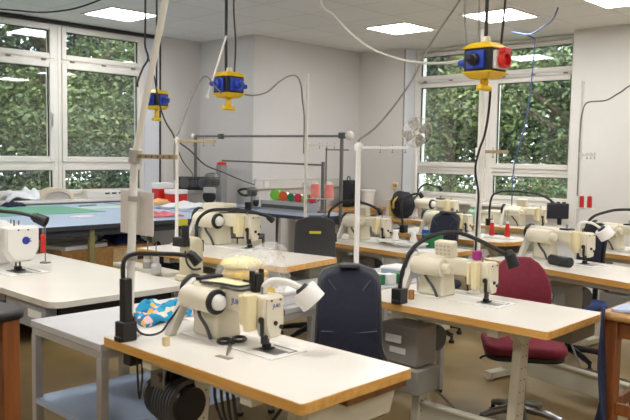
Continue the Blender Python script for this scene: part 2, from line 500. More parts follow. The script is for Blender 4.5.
for i, (x, y, r, h, mm, lab) in enumerate((
    (3.2, 10.2, 1.2, 1.9, D_, 'dark low bush outside under the window above the white sill cloth'),
    (4.9, 10.3, 1.2, 2.0, A_, 'green low bush outside under the middle window mullion'),
    (6.6, 10.4, 1.2, 1.9, D_, 'dark low bush outside under the window beside the leaning pole'),
    (11.0, 7.2, 1.1, 2.0, E_, 'yellow green bush outside the wide window below the fan'),
    (11.2, 5.6, 1.1, 1.9, B_, 'green bush outside the wide window behind the hanging hose'),
    (11.0, 4.0, 1.0, 1.8, A_, 'green bush outside the wide window nearest the plain wall'),
    (5.0, 25.0, 4.2, 5.0, D_, 'broad far hedge behind the garden trees, seen past the leaning pole'),
    (11.5, 25.5, 4.2, 5.0, A_, 'broad far hedge behind the garden in line with the window strip'),
    (25.0, 15.5, 4.2, 5.0, D_, 'broad far hedge beyond the wide window on the fan side'),
    (25.5, 9.0, 4.2, 5.0, A_, 'broad far hedge beyond the wide window behind the hanging hose'))):
    bush(x, y, r, h, 8000 if r < 2 else 6000, 51+i, mm, lab, size=.07 if r < 2 else .34)

# ------------------------------------------------------------------ sewing tables
def rounded(x0, x1, y0, y1, r, n=5, rr=None):
    """outline; rr: radii for the corners (x0y0, x1y0, x1y1, x0y1)"""
    rr = rr or (r, r, r, r); P = []
    for (cx, cy_, a0, q) in ((x0, y0, pi, rr[0]), (x1, y0, 1.5*pi, rr[1]), (x1, y1, 0, rr[2]), (x0, y1, .5*pi, rr[3])):
        ox = cx+q if cx == x0 else cx-q; oy = cy_+q if cy_ == y0 else cy_-q
        for i in range(n+1):
            a = a0+.5*pi*i/n; P.append((ox+q*cos(a), oy+q*sin(a)))
    return P
def tabletop(root, wx, wy, h, top, edge, r=.014, rr=None, th=.034):
    a, b = wx/2, wy/2; e = .004
    rr2 = [max(.001, q-e) for q in rr] if rr else None
    o1 = rounded(-a, a, -b, b, r, rr=rr); o2 = rounded(-a+e, a-e, -b+e, b-e, r-e, rr=rr2)
    t = MB().prism(o2, h-th, h).build('tabletop', top, root, smooth=True)
    band = MB(); n = len(o1)
    vs = [(x, y, h-th) for x, y in o1]+[(x, y, h-.0008) for x, y in o1]+[(x, y, h-.0008) for x, y in o2]+[(x, y, h-th) for x, y in o2]
    fs = []
    for i in range(n):
        j = (i+1) % n
        fs += [(i, j, n+j, n+i), (n+i, n+j, 2*n+j, 2*n+i), (3*n+j, 3*n+i, 2*n+i, 2*n+j), (j, i, 3*n+i, 3*n+j)]
    band.add(vs, fs).build('edge_band', edge, t)
    return t
def t_leg(root, x, y, h, wx, m, mirror=1):
    L = MB()
    L.prism([(-.10, .05), (-.015, .05), (.036, h-.14), (.13, h-.06), (.13, h-.04), (-.13, h-.04), (-.13, h-.06), (-.036, h-.14)], y-.022, y+.022, 'Y')
    L.T = Matrix.Translation((0, 0, 0))
    w = wx*.46
    L.box(-w, w, y-.028, y+.028, h-.075, h-.036)
    L.mat(1)
    for k in range(9):
        z = .18+k*.055
        if z < h-.14:
            for s_ in (-1, 1): L.cyl((s_*.016-.057*(1-(z-.05)/(h-.19)), y-.0235, z), (s_*.016-.057*(1-(z-.05)/(h-.19)), y-.021, z), .004, n=8)
    o = L.build('leg', [m, BLACK], root, bevel=.004)
    ft = MB(); ft.box(-wx*.46, wx*.46, y-.035, y+.035, .012, .058)
    for s_ in (-1, 1): ft.cyl((s_*wx*.42, y, 0), (s_*wx*.42, y, .013), .024)
    ft.build('foot', m, o, bevel=.006)
    return o
def clutch_motor(root, x, y, z, small=False):
    m_ = MB(); k_ = 1.0
    m_.lathe([(.0, -.13), (.07, -.128), (.092, -.10), (.095, .02), (.085, .07), (.05, .10), (0, .10)], (x, y, z), 'Y', 24)
    m_.box(x-.05, x+.05, y-.06, y+.05, z+.07, z+.13)
    o = m_.build('motor', BLACKM, root, bevel=.004)
    f = MB()
    for k in range(7):
        f.lathe([(.088, -.005), (.099, -.005), (.099, .004), (.088, .004)], (x, y-.11+k*.018, z-.0), 'Y', 24)
    f.build('cooling_fin', DGREY, o)
    b = MB(); b.box(x-.075, x-.06, y-.05, y+.04, z-.06, z+.16); b.box(x+.06, x+.075, y-.05, y+.04, z-.06, z+.16)
    b.box(x-.10, x+.10, y-.05, y+.05, z+.15, z+.175); b.cyl((x-.09, y-.02, z+.10), (x+.09, y-.02, z+.10), .018)
    b.build('mounting_bracket', STEEL, o, bevel=.003)
    p = MB().lathe([(.0, .10), (.05, .10), (.055, .105), (.045, .115), (.055, .125), (.05, .13), (0, .13)], (x, y, z), 'Y', 20)
    p.build('pulley', DSTEEL, o)
def sewing_table(loc, wx, wy, h, rz, label, motor='clutch', frame=None, top=None, edge=None, rr=None, drawer=True, mx=None, my=.20, batten=False, inset=.27, bx=-.043, cables=False):
    frame = frame or FRAMEB
    r = empty('sewing_table', loc, rz, label, 'sewing table', 'industrial sewing tables in the room')
    tabletop(r, wx, wy, h, top or WHITE, edge or EDGE, rr=rr)
    yl = wy/2-inset
    for s_ in (-1, 1): t_leg(r, 0, s_*yl, h, wx, frame)
    cb = MB(); cb.box(bx-.012, bx+.012, -yl+.022, yl-.022, .09, .23); cb.box(bx-.03, bx+.012, -yl+.022, yl-.022, .215, .23)
    cb.build('crossbeam', frame, r, bevel=.003)
    for s_ in (-.37, .37): MB().box(wx*s_-.014, wx*s_+.014, -yl, yl, h-.072, h-.035).build('top_rail', frame, r, bevel=.003)
    mx = -.02 if mx is None else mx
    if motor == 'clutch':
        clutch_motor(r, mx, my, h-.25)
    elif motor == 'box':
        q = MB(); q.box(mx-.11, mx+.06, my-.11, my+.13, h-.33, h-.13); q.box(mx-.14, mx+.05, my-.14, my+.14, h-.46, h-.335)
        o = q.build('control_box', GREY, r, bevel=.008)
        lb = MB(); lb.box(mx-.1225, mx-.1195, my-.02, my+.08, h-.22, h-.18); lb.box(mx-.1125, mx-.1085, my-.04, my+.06, h-.275, h-.245)
        lb.build('sticker', PAPER, o)
        g = MB().lathe([(0, -.09), (.06, -.09), (.07, -.07), (.07, .06), (.05, .09), (0, .09)], (mx+.12, my, h-.22), 'Y', 20)
        g.build('motor', DGREY, r)
    pd = MB(); pd.T = Matrix.Translation((.10, -.05, .14)) @ Matrix.Rotation(radians(14), 4, 'Y')
    pd.box(-.11, .13, -.13, .13, -.008, .008)
    pd.mat(1)
    for k in range(8): pd.box(-.10+k*.028, -.09+k*.028, -.12, .12, .008, .012)
    po = pd.build('treadle', [DGREY, BLACK], r, bevel=.003)
    MB().cyl((.10, .10, .15), (mx+.02, my+.02, h-.36), .006, n=8).build('treadle_rod', STEEL, po)
    if cables:
        for k in range(4):
            q = MB(); q.tube([(-.02-.05*k, .16-.09*k, h-.04), (-.06-.02*k, .10-.08*k, h-.22-.03*k), (-.03+.03*k, -.02-.07*k, h-.33-.02*k), (.06, -.12-.06*k, h-.20), (.08, -.16-.05*k, h-.04)], .006, 7); q.build('hanging_cable', CABLEB, r)
    if batten:
        MB().box(-wx*.10, wx*.47, -wy/2+.012, -wy/2+.05, h-.062, h-.035).build('batten', wood('dark_batten', (96, 62, 26), (126, 86, 40)), r, bevel=.002)
        q = MB(); q.prism([(-wx*.33, h-.16), (wx*.42, h-.16), (wx*.46, h-.10), (wx*.46, h-.064), (-wx*.33, h-.064)], -wy/2+.06, -wy/2+.085, 'Y'); q.build('end_plate', frame, r, bevel=.004)
    if drawer:
        d = MB(); d.box(wx*.02, wx*.45, -wy/2+.03, -wy/2+.30, h-.11, h-.036)
        do = d.build('drawer', mat('drawer_grey_green', (120, 118, 104), .5), r, bevel=.004)
        MB().box(wx*.45, wx*.46+.004, -wy/2+.12, -wy/2+.21, h-.09, h-.075).build('handle', DGREY, do)
    return r

T1H, T3H = .77, .85
sewing_table((1.77, 2.005, 0), .54, 1.09, T1H, 0, 'white sewing table with beech edge in front, carrying black scissors and the pale machine', motor='clutch', mx=-.06, my=.38, drawer=False, batten=True, cables=True)
sewing_table((3.17, 1.92, 0), .58, 1.08, T1H, 0, 'white sewing table with glossy reflections between the navy chair and the maroon chair', motor='box', frame=FRAMEB, mx=-.08, my=.30)
sewing_table((3.105, 3.66, 0), .54, 1.26, T3H, radians(8), 'white sewing table behind the clear bag of yellow cloth, beside the grey chair', motor='box', mx=-.02)
sewing_table((4.80, 3.80, 0), .60, 1.46, T1H, radians(-5), 'white sewing table behind the tall white pole, beside the dark grey chair with yellow sticker', motor='box')
sewing_table((4.48, 1.90, 0), .55, 1.25, .82, radians(-13.5), 'white sewing table behind the maroon chair carrying a black roll', motor='box', inset=.06, bx=-.17, mx=.02)
sewing_table((5.95, 2.02, 0), .58, 1.30, T1H, radians(-8), 'white sewing table partly out of frame behind the dark chair back, nearest the plain wall', motor='box')
sewing_table((5.92, 3.78, 0), .60, 1.34, T1H, 0, 'white sewing table with a rounded end carrying the two red thread cones', motor='box', rr=(.25, .25, .014, .014))
sewing_table((7.25, 3.80, 0), .56, 1.1, T1H, 0, 'white sewing table under the wide window behind the red thread cones', motor='box')
sewing_table((7.15, 5.02, 0), .56, 1.1, T1H, 0, 'white sewing table under the wide window nearest the fan', motor='box')

# white table at the side, with cut-out shape and its own grey drawers
def white_table():
    r = empty('sewing_table', (2.06, 4.1, 0), 0, 'all white table with rounded corners holding the machine with the round blue emblem', 'sewing table', 'industrial sewing tables in the room')
    t = tabletop(r, .80, 1.66, T1H, WHITE, mat('pale_edge', (214, 208, 198), .5), rr=(.07, .02, .02, .02), th=.03)
    e = MB().box(.402, .60, -.80, -.12, T1H-.028, T1H-.001)
    e.build('extension_leaf', WHITE, r, bevel=.004)
    g = MB().box(.44, .56, -.56, .02, T1H-.001, T1H+.022)
    g.build('wooden_strip', mat('grey_board', (190, 184, 172), .6), r, bevel=.004)
    d = MB(); d.box(-.37, -.34, -.70, -.26, T1H-.17, T1H-.032); d.box(-.34, -.31, -.70, -.26, T1H-.17, T1H-.032)
    do = d.build('drawer', mat('grey_drawer_front', (150, 152, 156), .5), r, bevel=.004)
    MB().box(-.374, -.3695, -.66, -.52, T1H-.115, T1H-.075).build('sticker', PAPER, do)
    b = MB().box(-.305, .36, -.72, -.10, T1H-.10, T1H-.032); b.build('black_tray', BLACK, r, bevel=.004)
    for (x, y) in ((-.30, .40), (.38, -.20), (-.30, .74), (.38, -.72)):
        MB().box(x-.025, x+.025, y-.025, y+.025, 0, T1H-.03).build('leg', FRAMEG, r, bevel=.003)
    MB().box(-.30, .36, .72, .76, .50, .56).build('crossbeam', FRAMEG, r, bevel=.003)
white_table()

# grey side trolleys / shelves standing between the tables
def trolley(x0, x1, y0, y1, h, zs, label, m, shelfm):
    r = empty('trolley', ((x0+x1)/2, (y0+y1)/2, 0), 0, label, 'trolley', 'grey side trolleys between the tables')
    a, b = (x1-x0)/2, (y1-y0)/2
    t = MB().box(-a, a, -b, b, h-.03, h).build('tabletop', m, r, bevel=.003)
    fr = MB(); fr.box(-a+.005, a-.005, -b+.003, -b+.03, h-.062, h-.031); fr.box(-a+.005, a-.005, b-.03, b-.003, h-.062, h-.031)
    fr.box(-a+.004, -a+.03, -b+.03, b-.03, h-.062, h-.031); fr.box(a-.03, a-.004, -b+.03, b-.03, h-.062, h-.031)
    fr.build('frame', FRAMEG, r, bevel=.002)
    for sx in (-1, 1):
        for sy_ in (-1, 1):
            l = MB(); l.box(sx*(a-.02)-.018, sx*(a-.02)+.018, sy_*(b-.02)-.018, sy_*(b-.02)+.018, .02, h-.06)
            lo = l.build('leg', FRAMEG, r, bevel=.003)
            MB().cyl((sx*(a-.02), sy_*(b-.02), 0), (sx*(a-.02), sy_*(b-.02), .021), .02).build('foot_cap', BLACK, lo)
    MB().box(-a+.005, a-.005, -b+.005, b-.005, zs-.025, zs).build('shelf', shelfm, r, bevel=.003)
trolley(1.50, 2.74, 2.565, 3.16, .735, .385, 'grey trolley with a lower shelf holding the turquoise patterned cloth', GREYLAM, LBLUE)
trolley(2.86, 3.93, 2.57, 3.07, .745, .36, 'grey trolley behind the navy chair holding white papers and green packets', GREYLAM, GREYLAM)

# ------------------------------------------------------------------ sewing machines
def machine(loc, rz, label, scale=1.0, top='tray', body=None, covers=True, logo=None, wide=False, knob=True, lifter=True):
    body = body or CREAM
    r = empty('sewing_machine', loc, rz, label, 'sewing machine', 'industrial sewing machines in the room', scale=scale)
    bd = MB(); bd.box(-.095, .085, -.12, .41, 0, .004)
    b = bd.build('bed', CREAMW, r, bevel=.0015)
    sp = MB(); sp.box(-.05, .015, -.09, .03, .0042, .006); sp.build('slide_plate', STEEL, b)
    s2 = MB(); s2.box(.0, .05, -.105, -.10, .0042, .0055); s2.box(.045, .05, -.10, .02, .0042, .0055); s2.build('plate_seam', DSTEEL, b)
    col = MB(); col.frustum((-.066, .06, .215, .375, .004), (-.055, .052, .228, .375, .14)); col.build('column', body, r, bevel=.012, seg=3)
    arm = MB(); arm.box(-.048, .048, .02, .385, .125, .205); arm.box(-.055, .052, .22, .39, .118, .212)
    ao = arm.build('arm', body, r, bevel=.014, seg=3)
    w = .045 if not wide else .075
    hd = MB(); hd.prism([(-w, .205), (w, .205), (w+.005, .19), (w+.004, .10), (w*.6, .046), (-w*.55, .046), (-w-.002, .10), (-w-.004, .19)], -.028, .03, 'Y')
    ho = hd.build('head', body, r, bevel=.008, seg=3)
    fp = MB(); fp.prism([(-w+.004, .198), (w-.004, .198), (w-.001, .103), (w*.55, .052), (-w*.5, .052), (-w+.003, .103)], -.038, -.027, 'Y')
    fo = fp.build('face_plate', body if not wide else CREAMW, r, bevel=.004)
    def dots(*L_):
        for a_, b_, r_ in L_: MB().cyl(a_, b_, r_, n=12).build('screw', BLACK, fo)
    if not wide:
        dots(((-.002, -.044, .105), (-.002, -.037, .105), .0085), ((.026, -.044, .088), (.026, -.037, .088), .0085))
    dots(((.022, -.042, .190), (.022, -.037, .190), .0035), ((-.022, -.042, .190), (-.022, -.037, .190), .0035))
    if logo == 'word':
        M1_ = Matrix.Translation((0.004, -.0385, .168)) @ Matrix.Rotation(radians(90), 4, 'X')
        text_mesh('logo', 'JUKI', .020, LOGOB, fo, M1_)
        M2_ = Matrix.Translation((-.0488, .125, .165)) @ Matrix.Rotation(radians(-90), 4, 'Z') @ Matrix.Rotation(radians(90), 4, 'X')
        text_mesh('logo', 'JUKI', .030, LOGOB, ao, M2_)
    if logo == 'emblem':
        em = MB()
        for k in range(1):
            ring = []
        em.lathe([(.013, -.001), (.0175, -.001), (.0175, .001), (.013, .001)], (.012, -.0388, .142), 'Y', 24)
        em.build('logo', LOGOB, fo)
        M1_ = Matrix.Translation((.012, -.0392, .142)) @ Matrix.Rotation(radians(90), 4, 'X')
        text_mesh('logo', 'G', .024, LOGOB, fo, M1_)
        M1_ = Matrix.Translation((.031, -.0392, .142)) @ Matrix.Rotation(radians(90), 4, 'X')
        text_mesh('logo', 'S', .026, LOGOB, fo, M1_)
    if lifter:
        lf = MB(); lf.box(-w-.012, -w-.002, -.030, -.014, .060, .120); lf.box(-w-.010, -.026, -.028, -.016, .032, .062); lf.cyl((-w-.013, -.018, .118), (-w-.002, -.018, .118), .013, n=14)
        lf.build('presser_lifter', BLACK, r, bevel=.003)
    nb = MB(); nb.cyl((0, 0, .055), (0, 0, .075), .010, n=12); nb.cyl((0, 0, .022), (0, 0, .06), .005, n=10); nb.cyl((0, 0, .002), (0, 0, .024), .0013, n=6); nb.cyl((-.018, 0, .018), (-.018, 0, .07), .005, n=8)
    nb.build('needle_bar', DSTEEL, r)
    pf = MB(); pf.box(-.024, .004, -.012, .008, .010, .024); pf.box(-.012, .012, -.022, .012, .0062, .011); pf.box(-.034, .018, -.020, .016, .0062, .009)
    pf.build('presser_foot', BLACKM, r, bevel=.001)
    if covers:
        for (y0, y1, z0, z1, d) in ((.006, .042, .075, .212, .050), (.046, .072, .092, .204, .040)):
            MB().frustum((-.05-d*.85, -.049, y0+.003, y1-.003, z0), (-.05-d, -.049, y0, y1, z1)).build('solenoid_cover', YCREAM, r, bevel=.006)
    cy2 = MB(); cy2.lathe([(0, .385), (.042, .385), (.046, .375), (.047, .23), (.045, .205), (0, .205)], (-.084, 0, .158), 'Y', 26)
    co = cy2.build('rear_cylinder', body, r)
    if knob:
        rg = MB().lathe([(.030, .207), (.047, .207), (.049, .197), (.046, .190), (.034, .190)], (-.084, 0, .158), 'Y', 26); rg.build('black_ring', BLACK, co)
        kb = MB().lathe([(0, .160), (.016, .163), (.028, .174), (.031, .190), (.031, .206), (0, .206)], (-.084, 0, .158), 'Y', 24); kb.build('white_knob', CREAMW, co)
    else:
        kb = MB().lathe([(0, .168), (.020, .170), (.026, .178), (.026, .206), (0, .206)], (-.084, 0, .158), 'Y', 20); kb.build('end_cap', body, co)
    hw = MB(); hw.lathe([(0, .428), (.030, .431), (.052, .441), (.062, .451), (.062, .463), (.050, .468), (.022, .458), (0, .458)], (0, 0, .165), 'Y', 26)
    hw.build('hand_wheel', BLACK, r)
    bg_ = MB(); bg_.prism([(.05, .21), (-.03, .218), (-.072, .19), (-.165, .004), (-.128, .004), (-.05, .135), (.05, .135)], .392, .426, 'Y')
    bg_.prism([(-.028, .004), (-.016, .004), (-.036, .12), (-.048, .12)], .394, .404, 'Y')
    bg_.build('belt_guard', mat('belt_guard_grey', (198, 194, 184), .45), r, bevel=.006)
    cb = MB(); cb.tube([(-.06, .34, .12), (-.085, .300, .09), (-.08, .265, .05), (-.074, .245, .004)], .007, 8); cb.build('oil_hose', DGREY, r)
    for (x, y, zt, rr) in ((.02, .05, .225, .003), (.02, .13, .225, .003), (-.015, .02, .232, .004)):
        MB().cyl((x, y, .204), (x, y, zt), rr, n=8).build('thread_guide', STEEL, r)
    tl = MB(); tl.lathe([(0, .048), (.014, .050), (.018, .056), (.008, .062), (.018, .068), (.012, .074), (0, .076)], (0, .0, .13), 'X', 16)
    tl.build('tension_disc', STEEL, r)
    if top == 'tray':
        t = MB(); t.box(-.055, .05, .10, .335, .213, .222)
        to = t.build('instruction_panel', LGREY, r, bevel=.003)
        MB().box(-.045, .035, .13, .31, .2222, .2232).build('yellow_sticker', mat('pale_yellow_label', (226, 220, 170), .6), to)
        cbl = MB().tube([(-.06, .33, .216), (-.062, .20, .226), (-.058, .10, .228), (-.02, .07, .235), (.04, .10, .228), (.05, .2, .225)], .005, 6); cbl.build('control_cable', CABLEB, r)
        MB().box(-.05, .06, .335, .375, .215, .232).build('black_cap', BLACK, r, bevel=.004)
    elif top == 'box':
        t = MB(); t.box(-.06, .05, .17, .36, .214, .262); t.build('control_box', body, r, bevel=.008)
        MB().box(-.03, .04, .13, .168, .212, .24).build('black_cap', BLACK, r, bevel=.004)
    elif top == 'panel':
        t = MB(); t.T = Matrix.Translation((-.01, .235, .21)) @ Matrix.Rotation(radians(-8), 4, 'Y')
        t.box(-.028, .022, -.055, .055, 0, .082)
        to = t.build('control_panel', body, r, bevel=.006)
        k_ = MB(); k_.T = t.T
        for i in range(4):
            for j in range(3): k_.box(-.030, -.0278, -.042+i*.024, -.026+i*.024, .014+j*.02, .026+j*.02)
        k_.build('key_pad', mat('panel_grey', (196, 190, 172), .5), to)
    elif top == 'spool':
        t = MB(); t.box(-.02, .05, .13, .20, .206, .216); t.build('winder_base', BLACK, r, bevel=.003)
        w_ = MB().lathe([(0, .216), (.016, .216), (.016, .219), (.006, .219), (.006, .24), (.016, .24), (.016, .243), (0, .243)], (.015, .165, 0), 'Z', 14); w_.build('bobbin_winder', STEEL, r)
    return r

def black_clip(root_loc, label): pass

M1 = machine((1.845, 1.975, T1H), 0, 'pale machine in front with black scissors lying by its needle', top='tray', logo='word')
machine((3.245, 1.885, T1H), 0, 'pale machine under the high black gooseneck arc, in front of the maroon chair', top='panel', knob=False)
machine((3.33, 3.75, T3H), radians(5), 'pale machine with white round knob behind the clear bag of yellow cloth', top='box', scale=1.12)
machine((4.86, 3.80, T1H), radians(-5), 'pale machine on the table beside the grey chair with the yellow sticker', top='panel', knob=False)
machine((4.62, 1.98, .82), radians(-13.5), 'pale machine with white cup lamp beside the sheet of paper and black roll', top='spool', scale=1.0, knob=False)
machine((5.95, 2.06, T1H), radians(-8), 'pale machine cut off by the picture edge behind the white cup lamp', top='spool', scale=1.0, knob=False)
machine((5.85, 3.63, T1H), 0, 'pale machine half hidden by the navy chair in front of the wide window', top='spool', scale=1.0)
machine((7.25, 3.58, T1H), 0, 'pale machine behind the red thread cones under the wide window', top='panel', scale=1.0, knob=False)
machine((7.16, 4.62, T1H), 0, 'pale machine with a dark wheel under the wide window near the fan', top='spool', scale=1.15, knob=True)
machine((1.97, 4.28, T1H), 0, 'white machine with a round blue emblem on the all white table', top='none', body=CREAMW, covers=False, lifter=False, logo='emblem', wide=True, scale=1.32)

# ------------------------------------------------------------------ chairs
def chair(loc, rz, label, fabric, shell, style='square', seat_h=.47, top=.99, w=.36, sticker=False, base=None, cush=True, gap=.07, sw=1.0, br=1.0, seatm=None):
    """faces local +Y; the back stands at -Y"""
    base = base or BLACKM
    r = empty('work_chair', loc, rz, label, 'chair', 'swivel work chairs between the tables')
    st = MB(); st.prism(rounded(-.22*sw, .22*sw, -.20, .22, .09, 6), seat_h-.055, seat_h, 'Z')
    so = st.build('seat', seatm or fabric, r, bevel=.022, seg=3)
    sh = MB(); sh.prism(rounded(-.21*sw, .21*sw, -.19, .21, .09, 6), seat_h-.085, seat_h-.052, 'Z'); sh.build('seat_shell', shell, so, bevel=.01)
    # back: curved panel
    def panel(inset, d0, d1, z0, z1, wt, wb, flare):
        nx, nz = 10, 12; vs = []; fs = []
        for side, d in ((0, d0), (1, d1)):
            for j in range(nz+1):
                v = j/nz; z = z0+(z1-z0)*v
                if style == 'round':
                    hw = (wb+(wt-wb)*v)*sqrt(max(.0, 1-max(0, (v-.35)/.68)**2.2)) + .004
                else:
                    hw = wb+(wt-wb)*v + flare*1.6*max(0, .20-v)
                    if v > .86: hw -= .022*((v-.86)/.14)**3
                hw -= inset
                for i in range(nx+1):
                    u = -1+2*i/nx
                    x = u*hw
                    y = -.235 - .05*v + .055*(x/.2)**2*.8 + .035*sin(v*pi) + d
                    zz = z - (.03*u*u if v > .8 and style != 'round' else 0)*(v-.8)/.2
                    vs.append((x, y, zz))
        K = (nx+1)*(nz+1)
        for j in range(nz):
            for i in range(nx):
                a = j*(nx+1)+i
                fs.append((a, a+1, a+nx+2, a+nx+1)); fs.append((K+a+1, K+a, K+a+nx+1, K+a+nx+2))
        for j in range(nz):
            a = j*(nx+1); fs.append((a, a+nx+1, K+a+nx+1, K+a)); b = a+nx; fs.append((b+nx+1, b, K+b, K+b+nx+1))
        for i in range(nx):
            fs.append((i+1, i, K+i, K+i+1)); b = nz*(nx+1)+i; fs.append((b, b+1, K+b+1, K+b))
        return MB().add(vs, fs)
    z0 = seat_h+gap
    if style == 'round':
        panel(0, .012, .05, z0, top, w*.56, w*.52, 0).build('backrest', fabric, r, bevel=.012)
        panel(.012, -.012, .012, z0+.01, top-.015, w*.56, w*.52, 0).build('back_shell', shell, r, bevel=.004)
    else:
        if cush: panel(.018, .010, .045, z0+.02, top-.022, w*.45, w*.5, .14).build('backrest', fabric, r, bevel=.012)
        bs = panel(0, -.014, .012, z0, top, w*.45, w*.5, .14).build('back_shell', shell, r, bevel=.006)
        if not cush: panel(.03, .010, .035, z0+.03, top-.03, w*.45, w*.5, .14).build('backrest', fabric, r, bevel=.01)
        g = MB(); g.T = Matrix.Translation((0, -.245, top-.016))
        g.box(-.05, .05, -.02, .03, 0, .018); g.build('grip', shell, bs, bevel=.005)
        if cush:
            cr = MB()
            for sx in (-1, 1): cr.tube([(sx*.10, -.2035, top-.07), (sx*.055, -.206, top-.13)], .003, 6, smooth=False)
            cr.tube([(-.13, -.148, seat_h+.205), (-.05, -.176, seat_h+.19), (.06, -.176, seat_h+.193), (.13, -.148, seat_h+.20)], .003, 6)
            cr.build('seam', mat('seam_grey', (84, 86, 100), .7), r)
    if sticker:
        MB().box(-.045, .045, -.302, -.298, top-.135, top-.115).build('sticker', mat('yellow_sticker', (226, 214, 60), .5), r)
    bar = MB(); bar.tube([(0, -.02, seat_h-.10), (0, -.20, seat_h-.10), (0, -.275, seat_h-.02), (0, -.272, seat_h+.2)], .02, 10)
    bar.box(-.05, .05, -.08, .08, seat_h-.115, seat_h-.085)
    bar.build('back_bar', base, r)
    lv = MB().tube([(.04, 0, seat_h-.10), (.20, .02, seat_h-.105), (.23, .03, seat_h-.12)], .006, 8); lv.build('lever', BLACK, r)
    cl = MB().lathe([(.03, .09), (.03, .26), (.016, .262), (.016, seat_h-.10), (0, seat_h-.10)], (0, 0, 0), 'Z', 18); cl.build('gas_column', base, r)
    for k in range(5):
        a = 2*pi*k/5+.3
        l = MB(); l.tube([(cos(a)*.02, sin(a)*.02, .10), (cos(a)*.16*br, sin(a)*.16*br, .085), (cos(a)*.28*br, sin(a)*.28*br, .06)], [.026, .022, .018], 10)
        lo = l.build('base_arm', base, r)
        g = MB().lathe([(0, 0), (.022, 0), (.024, .02), (.012, .03), (.012, .062), (0, .062)], (cos(a)*.28*br, sin(a)*.28*br, 0), 'Z', 14); g.build('glide', BLACK, lo)
    return r
chair((2.48, 2.12, 0), radians(133), 'navy work chair with seams on its back behind the front sewing table', NAVY, CHARC, w=.33, top=.975, gap=.01, sw=.78)
chair((4.34, 4.11, 0), radians(-46), 'dark grey plastic chair with a yellow sticker on its back', CHARC, DGREY, w=.34, top=1.02, sticker=True, cush=False)
chair((5.10, 3.50, 0), radians(95), 'navy work chair behind the green bin in front of the rounded table', NAVY, CHARC, w=.29, top=1.03)
chair((3.76, 1.95, 0), radians(125), 'maroon work chair with round back and grey star base', MAROON, BLACK, style='round', w=.315, top=.915, seat_h=.49, base=STEEL, br=.8)
chair((5.22, 2.34, 0), radians(75), 'dark navy chair with blue seat behind the white cup lamp', NAVY, BLACK, w=.25, seatm=BLUEF, top=1.02, seat_h=.46)

# ------------------------------------------------------------------ gooseneck work lamps
def gooseneck(pts, label, head='small', hs=1.0, r=.011, clamp=True, col=None, hd=None, post=None):
    col = col or BLACK
    base = Vector(pts[0])
    g = empty('gooseneck_lamp', base, 0, label, 'lamp', 'gooseneck work lamps on the sewing tables')
    P = [Vector(p)-base for p in pts]
    MB().tube(P, r, 10, steps=6).build('gooseneck', col, g)
    if post:
        q = MB(); q.box(-.018, .018, -.018, .018, 0, post); q.build('post', BLACK, g, bevel=.004)
    if clamp:
        c = MB(); c.box(-.032, .032, -.028, .028, 0, .075); c.box(-.04, -.005, -.022, .022, .0, .02)
        co = c.build('clamp', BLACK, g, bevel=.004)
    e = P[-1]; d = (P[-1]-P[-2]).normalized(); d.z -= .6; d.normalize()
    if hd is not None: d = Vector(hd).normalized()
    if head == 'small':
        h = MB(); h.cyl(e-d*.015*hs, e+d*.032*hs, .019*hs, .022*hs, 14); h.cyl(e-d*.028*hs, e-d*.013*hs, .012*hs, .018*hs, 12)
        h.build('lamp_head', BLACK, g, bevel=.003)
    elif head == 'cup':
        h = MB(); h.cyl(e-d*.012, e+d*.003, .022, .030, 16); h.build('joint', BLACK, g)
        c = MB(); a = d.orthogonal().normalized()
        n = 24; prof = [(.0, 0), (.046, .0), (.050, .006), (.051, .064), (.048, .064), (.045, .010), (0, .009)]
        b = d.cross(a); vs = []; fs = []
        for i in range(n):
            t = 2*pi*i/n
            for (rr, hh) in prof: vs.append(e+d*hh+a*(rr*cos(t))+b*(rr*sin(t)))
        k = len(prof)
        for i in range(n):
            j = (i+1) % n
            for q in range(k-1): fs.append((i*k+q, j*k+q, j*k+q+1, i*k+q+1))
        c.add(vs, fs).build('lamp_shade', CREAMW, g)
        MB().sphere(e+d*.036, .024, 12).build('bulb', PAPER, g)
    elif head == 'box':
        h = MB(); h.T = Matrix.Translation(e) @ Matrix.Rotation(radians(-46), 4, 'Z')
        h.box(-.105, .105, -.03, .03, -.10, .055)
        ho = h.build('lamp_head', mat('blue_black_plastic', (30, 34, 48), .5), g, bevel=.012)
        k_ = MB(); k_.T = h.T
        for x in (-.06, 0, .06): k_.box(x-.014, x+.014, -.02, .02, .055, .068)
        k_.build('cooling_knob', BLACK, ho, bevel=.003)
        s_ = MB(); s_.T = h.T; s_.cyl((.02, 0, -.16), (.02, 0, -.10), .022, n=12); s_.build('stem', BLACK, g)
    return g
gooseneck([(1.535, 2.44, .77), (1.535, 2.45, .92), (1.535, 2.46, 1.04), (1.545, 2.46, 1.08), (1.57, 2.44, 1.10), (1.62, 2.39, 1.102), (1.69, 2.33, 1.10), (1.735, 2.285, 1.09)],
          'black gooseneck lamp on a post clamped at the far corner of the front table', post=.24, hd=(.5, -.4, -.75), r=.009)
gooseneck([(2.905, 2.17, .77), (2.905, 2.165, .89), (2.92, 2.15, .97), (2.95, 2.13, 1.04), (3.00, 2.09, 1.09), (3.06, 2.03, 1.12), (3.13, 1.97, 1.118), (3.20, 1.90, 1.08), (3.27, 1.83, 1.03), (3.30, 1.79, 1.0)],
          'black gooseneck lamp arching high over the machine before the maroon chair', hs=1.45, hd=(.2, -.3, -.9))
gooseneck([(2.965, 3.86, .85), (2.965, 3.87, .95), (2.975, 3.88, 1.03), (3.0, 3.86, 1.085), (3.06, 3.83, 1.118), (3.16, 3.77, 1.12), (3.26, 3.70, 1.11), (3.37, 3.65, 1.08), (3.41, 3.65, 1.06)],
          'black gooseneck lamp arching over the machine with the white round knob', hd=(.6, -.3, -.5))
